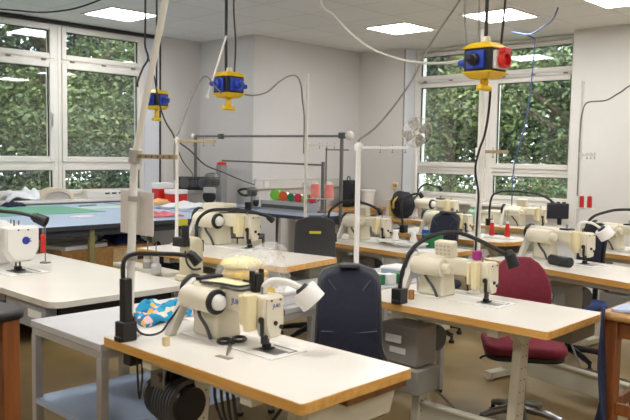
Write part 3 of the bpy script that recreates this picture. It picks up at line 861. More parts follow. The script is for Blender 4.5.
gooseneck([(4.56, 4.12, .77), (4.56, 4.14, .87), (4.56, 4.16, 1.0), (4.59, 4.13, 1.06), (4.65, 4.07, 1.11), (4.73, 4.0, 1.11), (4.83, 3.91, 1.07), (4.87, 3.87, 1.03)],
          'black gooseneck lamp arching beside the two pink thread cones', hd=(.3, -.3, -.7))
gooseneck([(5.66, 4.20, .77), (5.66, 4.22, .90), (5.66, 4.23, 1.04), (5.69, 4.20, 1.11), (5.76, 4.14, 1.14), (5.81, 4.12, 1.13)],
          'black gooseneck lamp standing upright below the fan', hd=(.3, -.3, -.7))
gooseneck([(7.02, 4.08, .77), (7.02, 4.08, .95), (7.01, 4.05, 1.08), (6.99, 3.97, 1.13), (6.97, 3.83, 1.15), (6.98, 3.70, 1.15), (6.99, 3.50, 1.13), (6.99, 3.35, 1.06), (6.99, 3.30, 1.0)],
          'black gooseneck lamp ending in a broad dark box shaped head', head='box')
gooseneck([(5.72, 2.46, .77), (5.72, 2.46, .95), (5.75, 2.42, 1.04), (5.86, 2.34, 1.085), (5.91, 2.27, 1.10), (5.97, 2.18, 1.10), (6.04, 2.05, 1.08), (6.08, 1.98, 1.04)],
          'black gooseneck lamp arching out of the picture over the table nearest the plain wall', hd=(.3, -.3, -.7))
gooseneck([(7.37, 5.30, .77), (7.37, 5.30, .95), (7.33, 5.22, 1.10), (7.24, 5.08, 1.17), (7.08, 4.92, 1.18), (7.12, 4.78, 1.14)],
          'black gooseneck lamp under the wide window behind the navy chair', hd=(.3, -.3, -.7))
gooseneck([(1.72, 4.72, .77), (1.72, 4.72, 1.0), (1.74, 4.68, 1.10), (1.82, 4.58, 1.13), (1.92, 4.46, 1.12), (1.98, 4.40, 1.115), (2.05, 4.34, 1.10), (2.10, 4.30, 1.075)],
          'black gooseneck lamp with round head over the machine with the blue emblem', hs=1.6, hd=(.5, -.6, -.3))
# white cup lamps fixed to the machine arms
gooseneck([(1.845, 2.00, .978), (1.845, 1.995, 1.005), (1.86, 1.965, 1.026), (1.888, 1.915, 1.022), (1.915, 1.87, 1.0)],
          'white cup shaped lamp on a white gooseneck on the front machine', head='cup', clamp=False, col=CREAMW, hd=(.42, -.50, -.72), r=.013)
gooseneck([(4.608, 2.028, 1.028), (4.605, 2.03, 1.06), (4.61, 2.01, 1.09), (4.65, 1.96, 1.085), (4.69, 1.915, 1.05)],
          'white cup shaped lamp on a white gooseneck beside the dark navy chair', head='cup', clamp=False, col=CREAMW, hd=(.42, -.46, -.72), r=.008)
c = MB(); c.box(-.015, .02, -.018, .018, 0, .068); c.box(-.026, -.015, -.012, .012, .02, .080); c.box(.02, .03, -.012, .012, .02, .084)
tag(c.build('cable_clip', BLACK, None, bevel=.003), 'black clip standing on the arm of the front machine', 'clip').location = (1.845, 2.045, .977)

# ------------------------------------------------------------------ thread stands
def thread_stand(loc, top, label, arm=None, armz=None, r=.012, m=None, armm=None, disc=None, arm2=None):
    m = m or CREAMW
    g = empty('thread_stand', loc, 0, label, 'thread stand', 'thread stands on tall poles')
    h = top-loc[2]
    p = MB(); p.cyl((0, 0, 0), (0, 0, h), r, n=14); p.cyl((0, 0, h), (0, 0, h+.015), r*1.25, r*.8, 14)
    p.build('pole', m, g)
    MB().lathe([(.045, 0), (.045, .008), (.02, .018), (.016, .05), (0, .05)], (0, 0, 0), 'Z', 18).build('base', m, g)
    def mk(a, z, mm):
        q = MB(); d = Vector((a[0], a[1], 0)); n_ = d.normalized(); s = Vector((-n_.y, n_.x, 0))*.008
        z = z-loc[2]
        vs = [(-s), s, d+s, d-s]; vs = [Vector((v.x, v.y, z)) for v in vs]+[Vector((v.x, v.y, z+.016)) for v in vs]
        q.add(vs, [(3,2,1,0),(4,5,6,7),(0,1,5,4),(1,2,6,5),(2,3,7,6),(3,0,4,7)])
        o = q.build('arm', mm, g, bevel=.002)
        e = MB()
        for t in (.45, .7, .95):
            p_ = d*t; e.cyl((p_.x, p_.y, z-.02), (p_.x, p_.y, z+.03), .0025, n=6); e.lathe([(.006, -.024), (.008, -.021), (.006, -.018)], (p_.x, p_.y, z), 'Z', 10)
        e.build('eyelet', STEEL, o)
        k = MB().cyl((0, 0, z-.012), (0, 0, z+.028), r*1.6, n=14); k.build('collar', m, g)
    if arm: mk(arm, armz, armm or m)
    if arm2: mk(arm2[0], arm2[1], armm or m)
    if disc:
        z, pts = disc; z -= loc[2]
        for (x, y) in pts:
            q = MB(); q.tube([(0, 0, z), (x*.5, y*.5, z), (x, y, z)], .005, 8, smooth=False); q.lathe([(.045, 0), (.045, .006), (0, .006)], (x, y, z), 'Z', 20)
            q.cyl((x, y, z), (x, y, z+.12), .003, n=8)
            q.build('cone_holder', m, g)
    return g
def cone(x, y, z, m, label, h=.10, r0=.030, r1=.020, group=None):
    k = MB(); k.lathe([(r0*.55, 0), (r0*.55, h*1.1), (r1*.6, h*1.14), (0, h*1.14)], (0, 0, 0), 'Z', 16); k.mat(1)
    k.lathe([(r0*.5, h*.06), (r0, h*.07), (r1*1.02, h*.95), (r1*.5, h*.98)], (0, 0, 0), 'Z', 18)
    o = k.build('thread_cone', [PAPER, m]); o.location = (x, y, z)
    return tag(o, label, 'thread cone', group)
thread_stand((3.06, 4.22, T3H), 1.585, 'white thread stand behind the machine with the white round knob', arm=(.0, -.42), armz=1.56, armm=mat('slat_wood', (170, 150, 110), .6))
thread_stand((4.585, 4.46, T1H), 2.17, 'tall white thread stand behind the grey chair, holding the pink cones', arm=(.16, -.20), armz=1.57,
             disc=(1.115, ((.035, -.08), (.08, -.20))), r=.014)
cone(4.585+.035, 4.46-.08, 1.121, PINK, 'pink thread cone nearer the white pole above the grey chair', h=.125, r0=.042, r1=.034, group='pink cones on the tall stand')
cone(4.585+.08, 4.46-.20, 1.121, PINK, 'pink thread cone farther from the white pole, beside the steel post', h=.125, r0=.042, r1=.034, group='pink cones on the tall stand')
thread_stand((3.60, 3.04, .745), 1.56, 'thick white thread stand rising behind the navy chair seams', arm=(.06, -.34), armz=1.535, r=.017)
thread_stand((3.43, 2.06, T1H), 2.14, 'tall cream thread stand in front of the wide window mullion', arm=(.08, -.12), armz=1.515, r=.016, armm=mat('slat_wood', (170, 150, 110), .6))
thread_stand((5.78, 2.56, T1H), 2.10, 'white thread stand with two red cones before the plain wall', arm=(.06, -.10), armz=1.52, r=.011, disc=(1.095, ((.02, -.02), (.045, -.075))))
cone(5.80, 2.54, 1.101, RED, 'red thread cone closer to the white stand before the plain wall', h=.10, r0=.020, r1=.018, group='red cones before the plain wall')
cone(5.825, 2.485, 1.101, RED, 'red thread cone farther along before the plain wall', h=.10, r0=.020, r1=.018, group='red cones before the plain wall')
tp = empty('cone_tray', (5.98, 3.36, T1H), 0, 'small white tray with pins under the red cones on the rounded table', 'tray')
q = MB(); q.prism(rounded(-.07, .07, -.14, .14, .04), 0, .012); q.build('plate', CREAMW, tp, bevel=.003)
q = MB(); q.cyl((0, .085, .012), (0, .085, .20), .003, n=8); q.cyl((0, -.07, .012), (0, -.07, .26), .003, n=8); q.build('pin', STEEL, tp)
for (dy, lab) in ((.085, 'red thread cone on the tray beside the machine column'), (-.07, 'red thread cone on the tray with a tall dark pin')):
    cone(5.98, 3.36+dy, T1H+.012, RED, lab, h=.13, r0=.026, r1=.016, group='red cones on the rounded table')

# leaning pole with cable duct at the front table
g = empty('cable_pole', (1.585, 2.50, T1H), 0, 'thick leaning white pole rising to the ceiling beside the front table lamp', 'pole')
p = MB(); p.cyl((0, 0, 0), (.015, -.02, .71), .017, .015, 16); p.build('lower_tube', CREAMW, g)
p = MB(); p.cyl((.015, -.02, .70), (.015, -.535, H-T1H-.005), .0125, .0125, 16); p.build('upper_tube', CREAMW, g)
for a_, b_, r_ in (((.015, -.02, .68), (.015, -.03, .73), .025), ((.006, -.008, .30), (.007, -.009, .33), .024), ((.012, -.016, .53), (.0125, -.0165, .55), .022)): MB().cyl(a_, b_, r_, n=16).build('clamp_ring', FRAMEG, g)
p = MB(); p.T = Matrix.Translation((.015, -.02, .692)); p.box(-.007, .007, -.27, -.02, .004, .020); p.mat(1)
for k in range(6): p.cyl((-.0095, -.05-k*.038, .012), (-.007, -.05-k*.038, .012), .005, n=8)
p.build('slat_arm', [mat('slat_wood', (170, 150, 110), .6), DGREY], g, bevel=.002)
MB().lathe([(.05, 0), (.05, .01), (.024, .02), (.022, .05), (0, .05)], (0, 0, 0), 'Z', 18).build('base', FRAMEG, g)
o = MB().box(-.0015, .0015, -.115, .115, 0, .17).build('paper_card', mat('card_offwhite', (226, 220, 214), .85)); o.location = (1.632, 2.515, 1.165)
tag(o, 'blank off white card fixed behind the leaning pole', 'card')

# fan, rods, hanging outlets
def fan():
    g = empty('fan', (7.78, 5.60, 0), 0, 'stand fan with smoky blades in front of the wide window', 'fan')
    MB().lathe([(.20, 0), (.20, .02), (.05, .05), (.03, .07), (0, .07)], (0, 0, 0), 'Z', 28).build('base', CREAMW, g)
    MB().cyl((0, 0, .05), (0, 0, 1.70), .013, n=14).build('pole', CREAMW, g)
    R = Matrix.Translation((0, 0, 1.80)) @ Matrix.Rotation(radians(215), 4, 'Z')
    h = MB(); h.T = R; h.lathe([(0, -.14), (.04, -.13), (.06, -.06), (.06, 0), (.03, .03), (0, .03)], (0, 0, 0), 'X', 20); h.cyl((-.05, 0, -.13), (-.04, 0, -.04), .02, n=10)
    h.build('motor', CREAM, g)
    for k in range(4):
        b = MB(); b.T = R @ Matrix.Rotation(pi*.5*k+.5, 4, 'X'); vs = []; fs = []
        for i in range(7):
            t = i/6; rr = .03+.14*t; w = .03+.075*sin(min(1, t*1.1)*pi*.62)
            vs += [(.05+.02, -w*.5, rr), (.05-.012, w*.8, rr), (.054+.02, -w*.5, rr), (.054-.012, w*.8, rr)]
        for i in range(6):
            a = i*4; fs += [(a, a+1, a+5, a+4), (a+3, a+2, a+6, a+7), (a+2, a, a+4, a+6), (a+1, a+3, a+7, a+5)]
        fs += [(2, 3, 1, 0), (24, 25, 27, 26)]
        b.add(vs, fs).build('blade', FANM, g)
    cg = MB(); cg.T = R
    for rr, x in ((.19, .05), (.185, .075), (.185, .02), (.12, .10), (.06, .11)):
        ring = [(x, rr*cos(2*pi*i/32), rr*sin(2*pi*i/32)) for i in range(33)]
        cg.tube(ring, .002, 5, smooth=False)
    for i in range(16):
        a = 2*pi*i/16
        cg.tube([(.11, .03*cos(a), .03*sin(a)), (.10, .12*cos(a), .12*sin(a)), (.05, .19*cos(a), .19*sin(a)), (.0, .13*cos(a), .13*sin(a))], .0013, 4, steps=3)
    cg.build('cage', mat('fan_wire', (170, 162, 148), .5), g)
fan()

g = empty('steel_rail', (5.6, 6.14, 0), 0, 'long horizontal steel rail on two tall posts with a white ball at its end', 'rail')
MB().cyl((0, 1.20, 1.695), (0, -1.22, 1.685), .013, n=12).build('rail', DSTEEL, g)
for y in (1.20, -1.19):
    q = MB(); q.cyl((0, y, 0), (0, y, 1.70), .019, n=12); q.lathe([(.09, 0), (.09, .012), (.02, .03)], (0, y, 0), 'Z', 16); q.build('post', DSTEEL, g)
for y0_, y1_ in ((.69, .74), (-1.225, -1.165)): MB().box(-.03, .03, y0_, y1_, 1.66, 1.72).build('slider', DGREY, g, bevel=.004)
MB().sphere((0, -1.29, 1.69), .045, 20).build('ball', CREAMW, g)
MB().sphere((0, 1.25, 1.70), .03, 14).build('end_cap', CREAMW, g)

def outlet_block(x, y, z, rz, label, cols, cable_to, s=1.0, hl=.185):
    g = empty('outlet_block', (x, y, z), rz, label, 'hanging power outlet', 'yellow and black outlet blocks hanging from the ceiling')
    a = .085*s
    MB().box(-a, a, -a, a, -.065*s, .065*s).build('body', BLACK, g, bevel=.006)
    for z0, z1, nm in ((.062*s, .10*s, 'top_cap'), (-.10*s, -.062*s, 'bottom_cap')):
        q = MB(); t = (a+.014, a-.02) if z0 > 0 else (a-.02, a+.014)
        q.frustum((-t[0], t[0], -t[0], t[0], z0), (-t[1], t[1], -t[1], t[1], z1)); q.build(nm, YELLOW, g, bevel=.008)
    q = MB(); q.cyl((0, 0, .10*s), (0, 0, .135*s), .03*s, .022*s, 14); q.build('cable_gland', PALEWOOD if False else CREAM, g)
    q = MB(); q.cyl((0, 0, -.10*s), (0, 0, -hl*s), .024*s, .022*s, 12); q.box(-.06*s, .06*s, -.018*s, .018*s, -(hl+.03)*s, -(hl-.005)*s); q.build('pull_handle', YELLOW, g, bevel=.01)
    for k, cname in enumerate(cols):
        R = Matrix.Rotation(pi*.5*k, 4, 'Z'); q = MB(); q.T = R
        q.box(a-.002, a+.020*s, -.055*s, .055*s, -.05*s, .05*s)
        if cname == 'red':
            q.mat(1); q.lathe([(.0, .02*s), (.042*s, .02*s), (.047*s, .055*s), (.034*s, .06*s), (.030*s, .03*s), (0, .03*s)], (a, 0, -.004), 'X', 20)
            q.box(a+.02*s, a+.06*s, -.03*s, .03*s, .035*s, .062*s)
            q.build('socket', [CREAMW, RED], g, bevel=.003)
        else:
            q.mat(1); q.lathe([(0, .02*s), (.034*s, .02*s), (.034*s, .045*s), (.020*s, .05*s), (.018*s, .09*s), (0, .092*s)], (a, 0, 0), 'X', 18)
            q.build('socket', [BLUE, BLUE if cname == 'blue' else BLACK], g, bevel=.003)
    for (dx, dy, rr, mm, bend) in cable_to:
        L = H-z-.002
        q = MB().tube([(dx*.85, dy*.85, .09*s), (dx, dy, .3), (dx+bend, dy, L*.6), (dx, dy, L)], rr, 8); q.build('supply_cable', mm, g)
    return g
outlet_block(3.18, 1.90, 1.955, radians(-3), 'yellow and black hanging outlet block with a red round outlet', ('blue', 'blue', 'plug', 'red'),
             ((0, .0, .009, CABLEB, 0), (.055, -.065, .006, CABLEB, .015), (-.07, .08, .005, CABLEG, .04), (-.02, .03, .005, CABLEG, .03)), s=.86, hl=.135)
outlet_block(3.50, 4.20, 1.985, radians(-2), 'yellow and black hanging outlet block with blue outlets beside the white pull rod', ('blue', 'blue', 'blue', 'blue'),
             ((-.02, .01, .011, CABLEB, 0), (.02, -.05, .006, CABLEB, -.02)), s=.93, hl=.165)
outlet_block(4.10, 5.98, 1.985, radians(10), 'small looking yellow outlet block half behind the leaning pole', ('blue', 'blue', 'blue', 'blue'),
             ((0, 0, .008, CABLEB, 0),), s=.92)

# ------------------------------------------------------------------ cables and hoses
def cable(name, pts, r, m, label, cat='cable', group=None):
    o = MB().tube(pts, r, 7, steps=6).build(name, m)
    return tag(o, label, cat, group)
cable('cable', [(2.95, 6.94, 2.78), (3.0, 6.58, 2.73), (3.04, 6.25, 2.68), (3.06, 5.93, 2.65), (3.12, 5.6, 2.66), (3.2, 5.24, 2.74), (3.3, 4.9, 2.93)], .007, CABLEB, 'black cable sagging under the ceiling before the first lit panel')
cable('cable', [(3.75, 3.55, 2.93), (3.63, 3.42, 2.51), (3.57, 3.25, 2.39), (3.52, 3.06, 2.25), (3.48, 2.85, 2.13), (3.46, 2.63, 2.05), (3.42, 2.43, 2.01), (3.36, 2.25, 1.99), (3.25, 2.06, 1.98)], .007, CABLEW, 'pale cable sagging from the ceiling to the outlet block with the red outlet')
cable('cable', [(3.60, 3.04, 1.575), (3.68, 3.09, 1.60), (3.8, 3.05, 1.69), (3.97, 3.0, 1.88), (4.1, 2.98, 2.04), (4.21, 2.99, 2.18), (4.36, 2.97, 2.37), (4.56, 2.93, 2.62), (4.75, 2.9, 2.93)], .007, CABLEG, 'grey cable rising slantwise from the thick white stand to the ceiling')
cable('cable', [(3.58, 4.12, 1.92), (3.67, 4.1, 1.92), (3.83, 4.14, 1.96), (3.99, 4.18, 2.05), (4.14, 4.22, 2.11), (4.28, 4.28, 2.12), (4.41, 4.36, 2.06), (4.52, 4.45, 1.95), (4.565, 4.47, 1.8), (4.565, 4.472, 1.5)], .006, CABLEG, 'grey cable looping from the blue outlet block to the tall stand with pink cones')
cable('cable', [(3.41, 4.17, 1.92), (3.36, 4.19, 1.97), (3.3, 4.2, 2.03), (3.24, 4.21, 1.99), (3.16, 4.23, 1.82), (3.09, 4.23, 1.65), (3.04, 4.22, 1.55), (3.04, 4.22, 1.3)], .006, CABLEG, 'dark grey cable looping from the blue outlet block down to the slender white stand')
cable('cable', [(3.24, 1.90, 1.83), (3.26, 1.92, 1.7), (3.28, 1.95, 1.6), (3.32, 2.0, 1.53), (3.37, 2.05, 1.43), (3.40, 2.045, 1.3), (3.405, 2.05, 1.19), (3.41, 2.06, .9)], .006, CABLEB, 'dark cable winding down the tall cream stand by the wide window')
cable('cable', [(5.27, 1.55, 2.05), (5.27, 1.93, 2.03), (5.35, 2.1, 1.97), (5.48, 2.25, 1.93), (5.64, 2.46, 1.93), (5.74, 2.54, 1.85), (5.765, 2.562, 1.7), (5.765, 2.562, 1.4), (5.765, 2.562, 1.2)], .006, CABLEG, 'grey cable coming in from the side to the stand before the plain wall')
cable('air_hose', [(6.82, 3.3, 2.935), (6.93, 3.41, 2.85), (7.01, 3.56, 2.8), (7.08, 3.72, 2.76), (7.13, 3.9, 2.80), (7.25, 4.02, 2.84), (7.39, 3.94, 2.82), (7.51, 3.9, 2.79), (7.56, 3.91, 2.73), (7.59, 3.94, 2.46), (7.6, 3.97, 2.14), (7.6, 4.02, 1.81), (7.59, 4.08, 1.59), (7.6, 4.13, 1.36), (7.62, 4.15, .83)], .0075, BLUEHOSE, 'blue air hose hanging from the ceiling in front of the wide window', 'hose')
cable('cable', [(3.24, 4.88, 2.935), (3.23, 4.86, 2.49), (3.22, 4.85, 2.3), (3.235, 4.83, 2.2), (3.2, 4.85, 2.12), (3.17, 4.87, 2.02), (3.17, 4.87, 1.98)], .008, CABLEB, 'black cable hanging from the ceiling in front of the leaning white pole')
cable('cable', [(3.235, 4.84, 2.22), (3.40, 5.0, 2.11), (3.34, 4.85, 1.9), (3.24, 4.62, 1.73), (3.15, 4.4, 1.63), (3.06, 4.24, 1.575)], .006, CABLEB, 'black cable drooping from the hanging cable to the slender white stand')
cable('cable', [(3.06, 4.22, 1.57), (3.47, 4.62, 1.51), (3.91, 4.99, 1.39), (4.38, 5.34, 1.32), (4.87, 5.65, 1.23), (5.35, 5.98, 1.16)], .006, CABLEB, 'black cable slanting from the slender white stand to the cloth cutter on the bench')
cable('cable', [(3.05, 4.23, 1.57), (3.62, 4.92, 1.43), (4.22, 5.59, 1.31), (4.85, 6.40, 1.23), (5.3, 6.95, 1.10)], .005, CABLEB, 'thin black cable slanting from the slender white stand towards the radio')
cable('cable', [(1.545, 2.445, .92), (1.56, 2.43, .85), (1.58, 2.42, .80), (1.62, 2.41, .782), (1.67, 2.40, .79), (1.70, 2.39, .83), (1.75, 2.37, .90)], .0045, CABLEB, 'thin dark cable drooping from the lamp post onto the front table')
o = MB().cyl((3.45, 4.17, 2.33), (3.355, 4.26, 1.90), .008, n=10); o.cyl((3.352, 4.263, 1.885), (3.356, 4.259, 1.905), .014, n=10)
tag(o.build('pull_rod', CREAMW), 'slanting white pull rod beside the blue outlet block', 'rod')

# ------------------------------------------------------------------ benches along the walls
def bench(x0, x1, y0, y1, h, label, top, edge, legm, shelf=None, th=.035):
    g = empty('work_bench', ((x0+x1)/2, (y0+y1)/2, 0), 0, label, 'bench')
    a, b = (x1-x0)/2, (y1-y0)/2
    t = MB().box(-a+.004, a-.004, -b+.004, b-.004, h-th, h).build('tabletop', top, g)
    e = MB(); e.box(-a, a, -b, -b+.004, h-th, h-.0008); e.box(-a, a, b-.004, b, h-th, h-.0008); e.box(-a, -a+.004, -b+.004, b-.004, h-th, h-.0008); e.box(a-.004, a, -b+.004, b-.004, h-th, h-.0008)
    e.build('edge_band', edge, t)
    n = max(2, int((max(x1-x0, y1-y0))/1.0)+1)
    for i in range(n):
        for s_ in (-1, 1):
            t_ = -1+2*i/(n-1)
            if x1-x0 > y1-y0: x, y = t_*(a-.06), s_*(b-.06)
            else: x, y = s_*(a-.06), t_*(b-.06)
            MB().box(x-.022, x+.022, y-.022, y+.022, 0, h-th).build('leg', legm, g, bevel=.003)
    for yy in (-b+.045, b-.07): MB().box(-a+.06, a-.06, yy, yy+.025, h-th-.06, h-th).build('apron', edge, g, bevel=.002)
    if shelf: MB().box(-a+.04, a-.04, -b+.04, b-.04, shelf-.02, shelf).build('shelf', legm, g)
    return g
BH = .90
bench(1.7, 4.50, 5.38, 7.66, BH, 'long pale blue cutting bench under the row of windows', LBLUE, mat('dark_bench_edge', (58, 62, 72), .5), OLIVE, shelf=.22)
bench(4.53, 5.17, 6.0, 7.66, BH, 'short bench with heaped white cloth at the end of the cutting bench', LBLUE, mat('dark_bench_edge', (58, 62, 72)), OLIVE, shelf=.22)
bench(5.22, 5.92, 4.98, 7.28, .88, 'blue grey bench carrying the cloth cutters and coloured reels', mat('blue_grey_top', (140, 152, 172), .4), mat('dark_bench_edge', (58, 62, 72)), FRAMEG, shelf=.30)
bench(6.72, 8.06, 6.24, 6.80, .80, 'wooden topped bench against the back wall below the wall trunking', OAK, OAK, FRAMEG, shelf=.25)

def simple(name, mb, mats, loc, label, cat, rz=0, group=None, bevel=0.0, smooth=True):
    o = mb.build(name, mats, None, bevel=bevel, smooth=smooth); o.location = loc; o.rotation_euler = (0, 0, rz)
    return tag(o, label, cat, group)

# on the long bench
simple('cutting_mat', MB().box(-.80, .80, -.50, .50, 0, .004), GREENMAT, (3.05, 6.98, BH), 'green cutting mat lying on the pale blue bench', 'cutting mat')
simple('cutting_mat', MB().box(-.19, .36, -.16, .16, 0, .003), mat('pale_green_sheet', (196, 220, 206), .6), (4.06, 6.98, BH), 'pale green sheet lying on the bench beyond the cutting mat', 'sheet')
simple('paper_sheet', MB().box(-.10, .10, -.07, .07, 0, .012), PAPER, (3.36, 6.05, BH), 'white pad of paper at the front edge of the pale blue bench', 'paper', rz=.2)
simple('ruler', MB().box(-.12, .12, -.02, .02, 0, .006), DGREY, (4.12, 7.30, BH), 'dark ruler lying on the pale blue bench', 'ruler', rz=.3)
simple('ruler', MB().box(-.10, .10, -.015, .015, 0, .012), BLACK, (4.25, 6.55, BH), 'short black tool lying on the bench beside the pole', 'tool', rz=-.3)
def cloth(name, w, d, hgt, seed, m, loc, label, cat='cloth', rz=0, thick=.012, nx=18):
    rnd = random.Random(seed); ph = [rnd.uniform(0, 6.28) for _ in range(6)]
    vs = []; fs = []; n = nx
    for j in range(n+1):
        for i in range(n+1):
            u = -1+2*i/n; v = -1+2*j/n
            e = max(0, 1-(abs(u)**3+abs(v)**3)/1.6)
            z = hgt*e*(.55+.25*sin(4*u+2*v+ph[0])+.2*sin(-3*u+6*v+ph[1])+.14*sin(9*u+ph[2]+3*v))
            wob = 1+.10*sin(3*math.atan2(v, u)+ph[3])+.06*sin(5*math.atan2(v, u)+ph[4])
            vs.append((u*w*.5*wob, v*d*.5*wob, max(.001, z)+thick))
    K = (n+1)**2
    vs += [(x, y, max(0, z-thick)) for (x, y, z) in vs[:K]]
    for j in range(n):
        for i in range(n):
            a = j*(n+1)+i; fs.append((a, a+1, a+n+2, a+n+1)); fs.append((K+a+1, K+a, K+a+n+1, K+a+n+2))
    for i in range(n):
        fs.append((i+1, i, K+i, K+i+1)); a = n*(n+1)+i; fs.append((a, a+1, K+a+1, K+a))
        a = i*(n+1); fs.append((a, a+n+1, K+a+n+1, K+a)); a = i*(n+1)+n; fs.append((a+n+1, a, K+a, K+a+n+1))
    mb = MB().add(vs, fs)
    o = mb.build(name, m, None, angle=60); o.location = loc; o.rotation_euler = (0, 0, rz)
    return tag(o, label, cat)
cloth('folded_cloth', .30, .22, .04, 3, mat('pink_cloth', (222, 120, 132), .8, var=.2), (3.98, 5.72, BH), 'pink and red cloth on the bench beside the leaning pole')
cloth('folded_cloth', .50, .40, .06, 4, mat('white_cloth', (226, 226, 230), .85), (4.84, 6.48, BH), 'white cloth heaped on the bench below the red boxes', rz=.1)
cloth('folded_cloth', .42, .22, .05, 5, mat('peach_cloth', (226, 176, 120), .85), (4.86, 7.05, BH), 'peach coloured cloth lying behind the white cloth heap', thick=.03)
cloth('folded_cloth', .40, .19, .14, 6, mat('sill_cloth', (232, 234, 240), .85), (3.62, 7.79, .95), 'white cloth heaped on the window sill')
cloth('folded_cloth', .22, .12, .05, 7, mat('dark_blue_cloth', (36, 42, 70), .85), (3.44, 7.58, BH), 'dark blue cloth scrap lying behind the green cutting mat')
g = empty('pressing_arch', (3.98, 7.76, .95), 0, 'beige padded arch standing on the window sill', 'pressing arch')
A1_ = []; A2_ = []
for i in range(15):
    t = pi*i/14
    A1_.append((-cos(t)*.20, .135*sin(t))); A2_.append((-cos(t)*.15, .085*sin(t)))
q = MB(); q.prism(A1_+A2_[::-1], -.07, .07, 'Y'); q.build('padding', mat('beige_pad', (212, 198, 176), .7), g, bevel=.008)
q = MB(); q.prism([(-.15, 0), (.15, 0)]+[(cos(pi*i/14)*.147, .083*sin(pi*i/14)) for i in range(1, 14)], -.05, .05, 'Y'); q.build('core', mat('grey_core', (188, 180, 172), .7), g)
g = empty('sill_vent', (4.72, 7.76, .95), 0, 'long white box with black slots on the window sill', 'box')
MB().box(-.38, .38, -.06, .06, 0, .085).build('body', PVC, g, bevel=.01)
q = MB()
for x in (-.12, -.03, .06, .13): q.box(x-.03, x+.03, -.0615, -.058, .045, .062)
q.build('slot', BLACK, g)

def rbox(x, y, z, w, d, h, m, label, lid=None, rz=0):
    g = empty('box', (x, y, z), rz, label, 'box')
    MB().box(-w/2, w/2, -d/2, d/2, 0, h*.72).build('body', m, g, bevel=.006)
    MB().box(-w/2-.004, w/2+.004, -d/2-.004, d/2+.004, h*.72, h).build('lid', lid or m, g, bevel=.006)
    return g
rbox(5.02, 7.20, BH, .20, .14, .24, RED, 'red box standing on the bench next to the window strip', lid=PAPER)
rbox(5.05, 6.98, BH, .20, .16, .17, RED, 'red box with white lid standing on the bench below the radio', lid=PAPER)
# radio
rbox(5.42, 7.14, .88, .28, .14, .17, mat('beige_grey_box', (176, 170, 160), .6), 'beige grey box supporting the black radio on the bench')
g = empty('radio', (5.42, 7.14, 1.05), radians(-35), 'black portable radio with round speakers on the beige grey box', 'radio')
MB().box(-.19, .19, -.05, .05, 0, .16).build('body', BLACK, g, bevel=.03, seg=3)
for x in (-.11, .11):
    MB().lathe([(.058, -.062), (.064, -.056), (.064, -.049), (.0, -.049)], (x, 0, .08), 'Y', 24).build('speaker', DGREY, g)
MB().box(-.04, .04, -.054, -.049, .04, .12).build('control_panel', DGREY, g)
def cutter(x, y, z, rz, label, s=1.0):
    g = empty('cloth_cutter', (x, y, z), rz, label, 'cloth cutter', 'cloth cutting machines on the bench', scale=s)
    q = MB(); q.prism(rounded(-.08, .08, -.14, .14, .05), .0, .02); q.build('base_plate', STEEL, g, bevel=.004)
    q = MB(); q.box(-.012, .012, .02, .06, .02, .17); q.build('standard', STEEL, g, bevel=.002)
    q = MB(); q.lathe([(0, .15), (.05, .155), (.066, .18), (.066, .25), (.055, .275), (.02, .285), (0, .285)], (0, .04, 0), 'Z', 22); q.build('motor', DSTEEL, g)
    q = MB()
    for k in range(5): q.lathe([(.067, .185+k*.014), (.070, .188+k*.014), (.067, .191+k*.014)], (0, .04, 0), 'Z', 20)
    q.build('cooling_fin', BLACK, g)
    q = MB(); q.tube([(0, -.02, .17), (.02, -.09, .17), (.03, -.15, .22), (.0, -.10, .25), (0, -.01, .25)], .016, 10); q.build('handle', BLACK, g)
    q = MB(); q.cyl((0, .085, .08), (0, .115, .08), .055, n=20); q.build('blade_guard', BLACK, g)
    q = MB(); q.box(-.05, .05, .07, .12, .11, .16); q.build('cover', LGREY, g, bevel=.008)
    return g
cutter(5.50, 6.86, .88, radians(120), 'black and white cloth cutter at the window end of the blue grey bench', 1.35)
cutter(5.55, 6.28, .88, radians(200), 'smaller silver cloth cutter beside the green reel', .85)
g = empty('grey_post', (5.80, 7.08, .88), 0, 'grey control post with a red cap on the blue grey bench', 'control post')
MB().box(-.05, .05, -.05, .05, 0, .47).build('body', mat('post_grey', (150, 150, 148), .5), g, bevel=.008)
MB().lathe([(0, .47), (.06, .47), (.06, .495), (.03, .51), (0, .51)], (0, 0, 0), 'Z', 18).build('cap', RED, g)
g = empty('steel_rail', (5.75, 5.95, 0), 0, 'lower horizontal steel rail running from the red capped post', 'rail')
MB().cyl((0, 1.06, 1.405), (0, -.62, 1.385), .010, n=10).build('rail', DSTEEL, g)
q = MB(); q.cyl((0, -.61, .88), (0, -.61, 1.42), .02, n=12); q.lathe([(.06, .88), (.06, .892), (.02, .91)], (0, -.61, 0), 'Z', 16); q.build('post', DSTEEL, g)
g = empty('rod_stand', (5.45, 5.02, .88), 0, 'thin steel rod with a short cross arm beside the tall rail post', 'rod stand')
q = MB(); q.cyl((0, 0, 0), (0, 0, .69), .008, n=8); q.lathe([(.05, 0), (.05, .01), (.01, .02)], (0, 0, 0), 'Z', 14); q.build('pole', DSTEEL, g)
MB().cyl((.0, .01, .665), (.05, -.25, .665), .006, n=8).build('arm', DSTEEL, g)
def reel(x, y, z, m, label, r=.045, rz=0.0):
    g = empty('reel', (x, y, z+r), rz, label, 'reel', 'coloured reels on the bench')
    q = MB(); q.lathe([(0, -.05), (r, -.05), (r, -.042), (r*.5, -.042), (r*.5, .042), (r, .042), (r, .05), (0, .05)], (0, 0, 0), 'X', 20); q.build('flange', m, g)
    MB().lathe([(r*.5, -.041), (r*.82, -.041), (r*.82, .041), (r*.5, .041)], (0, 0, 0), 'X', 20).build('winding', PAPER if m is not LIME else LIME, g)
ORANGE = mat('orange_plastic', (222, 96, 40), .45); CRIM = mat('crimson_plastic', (204, 44, 74), .45)
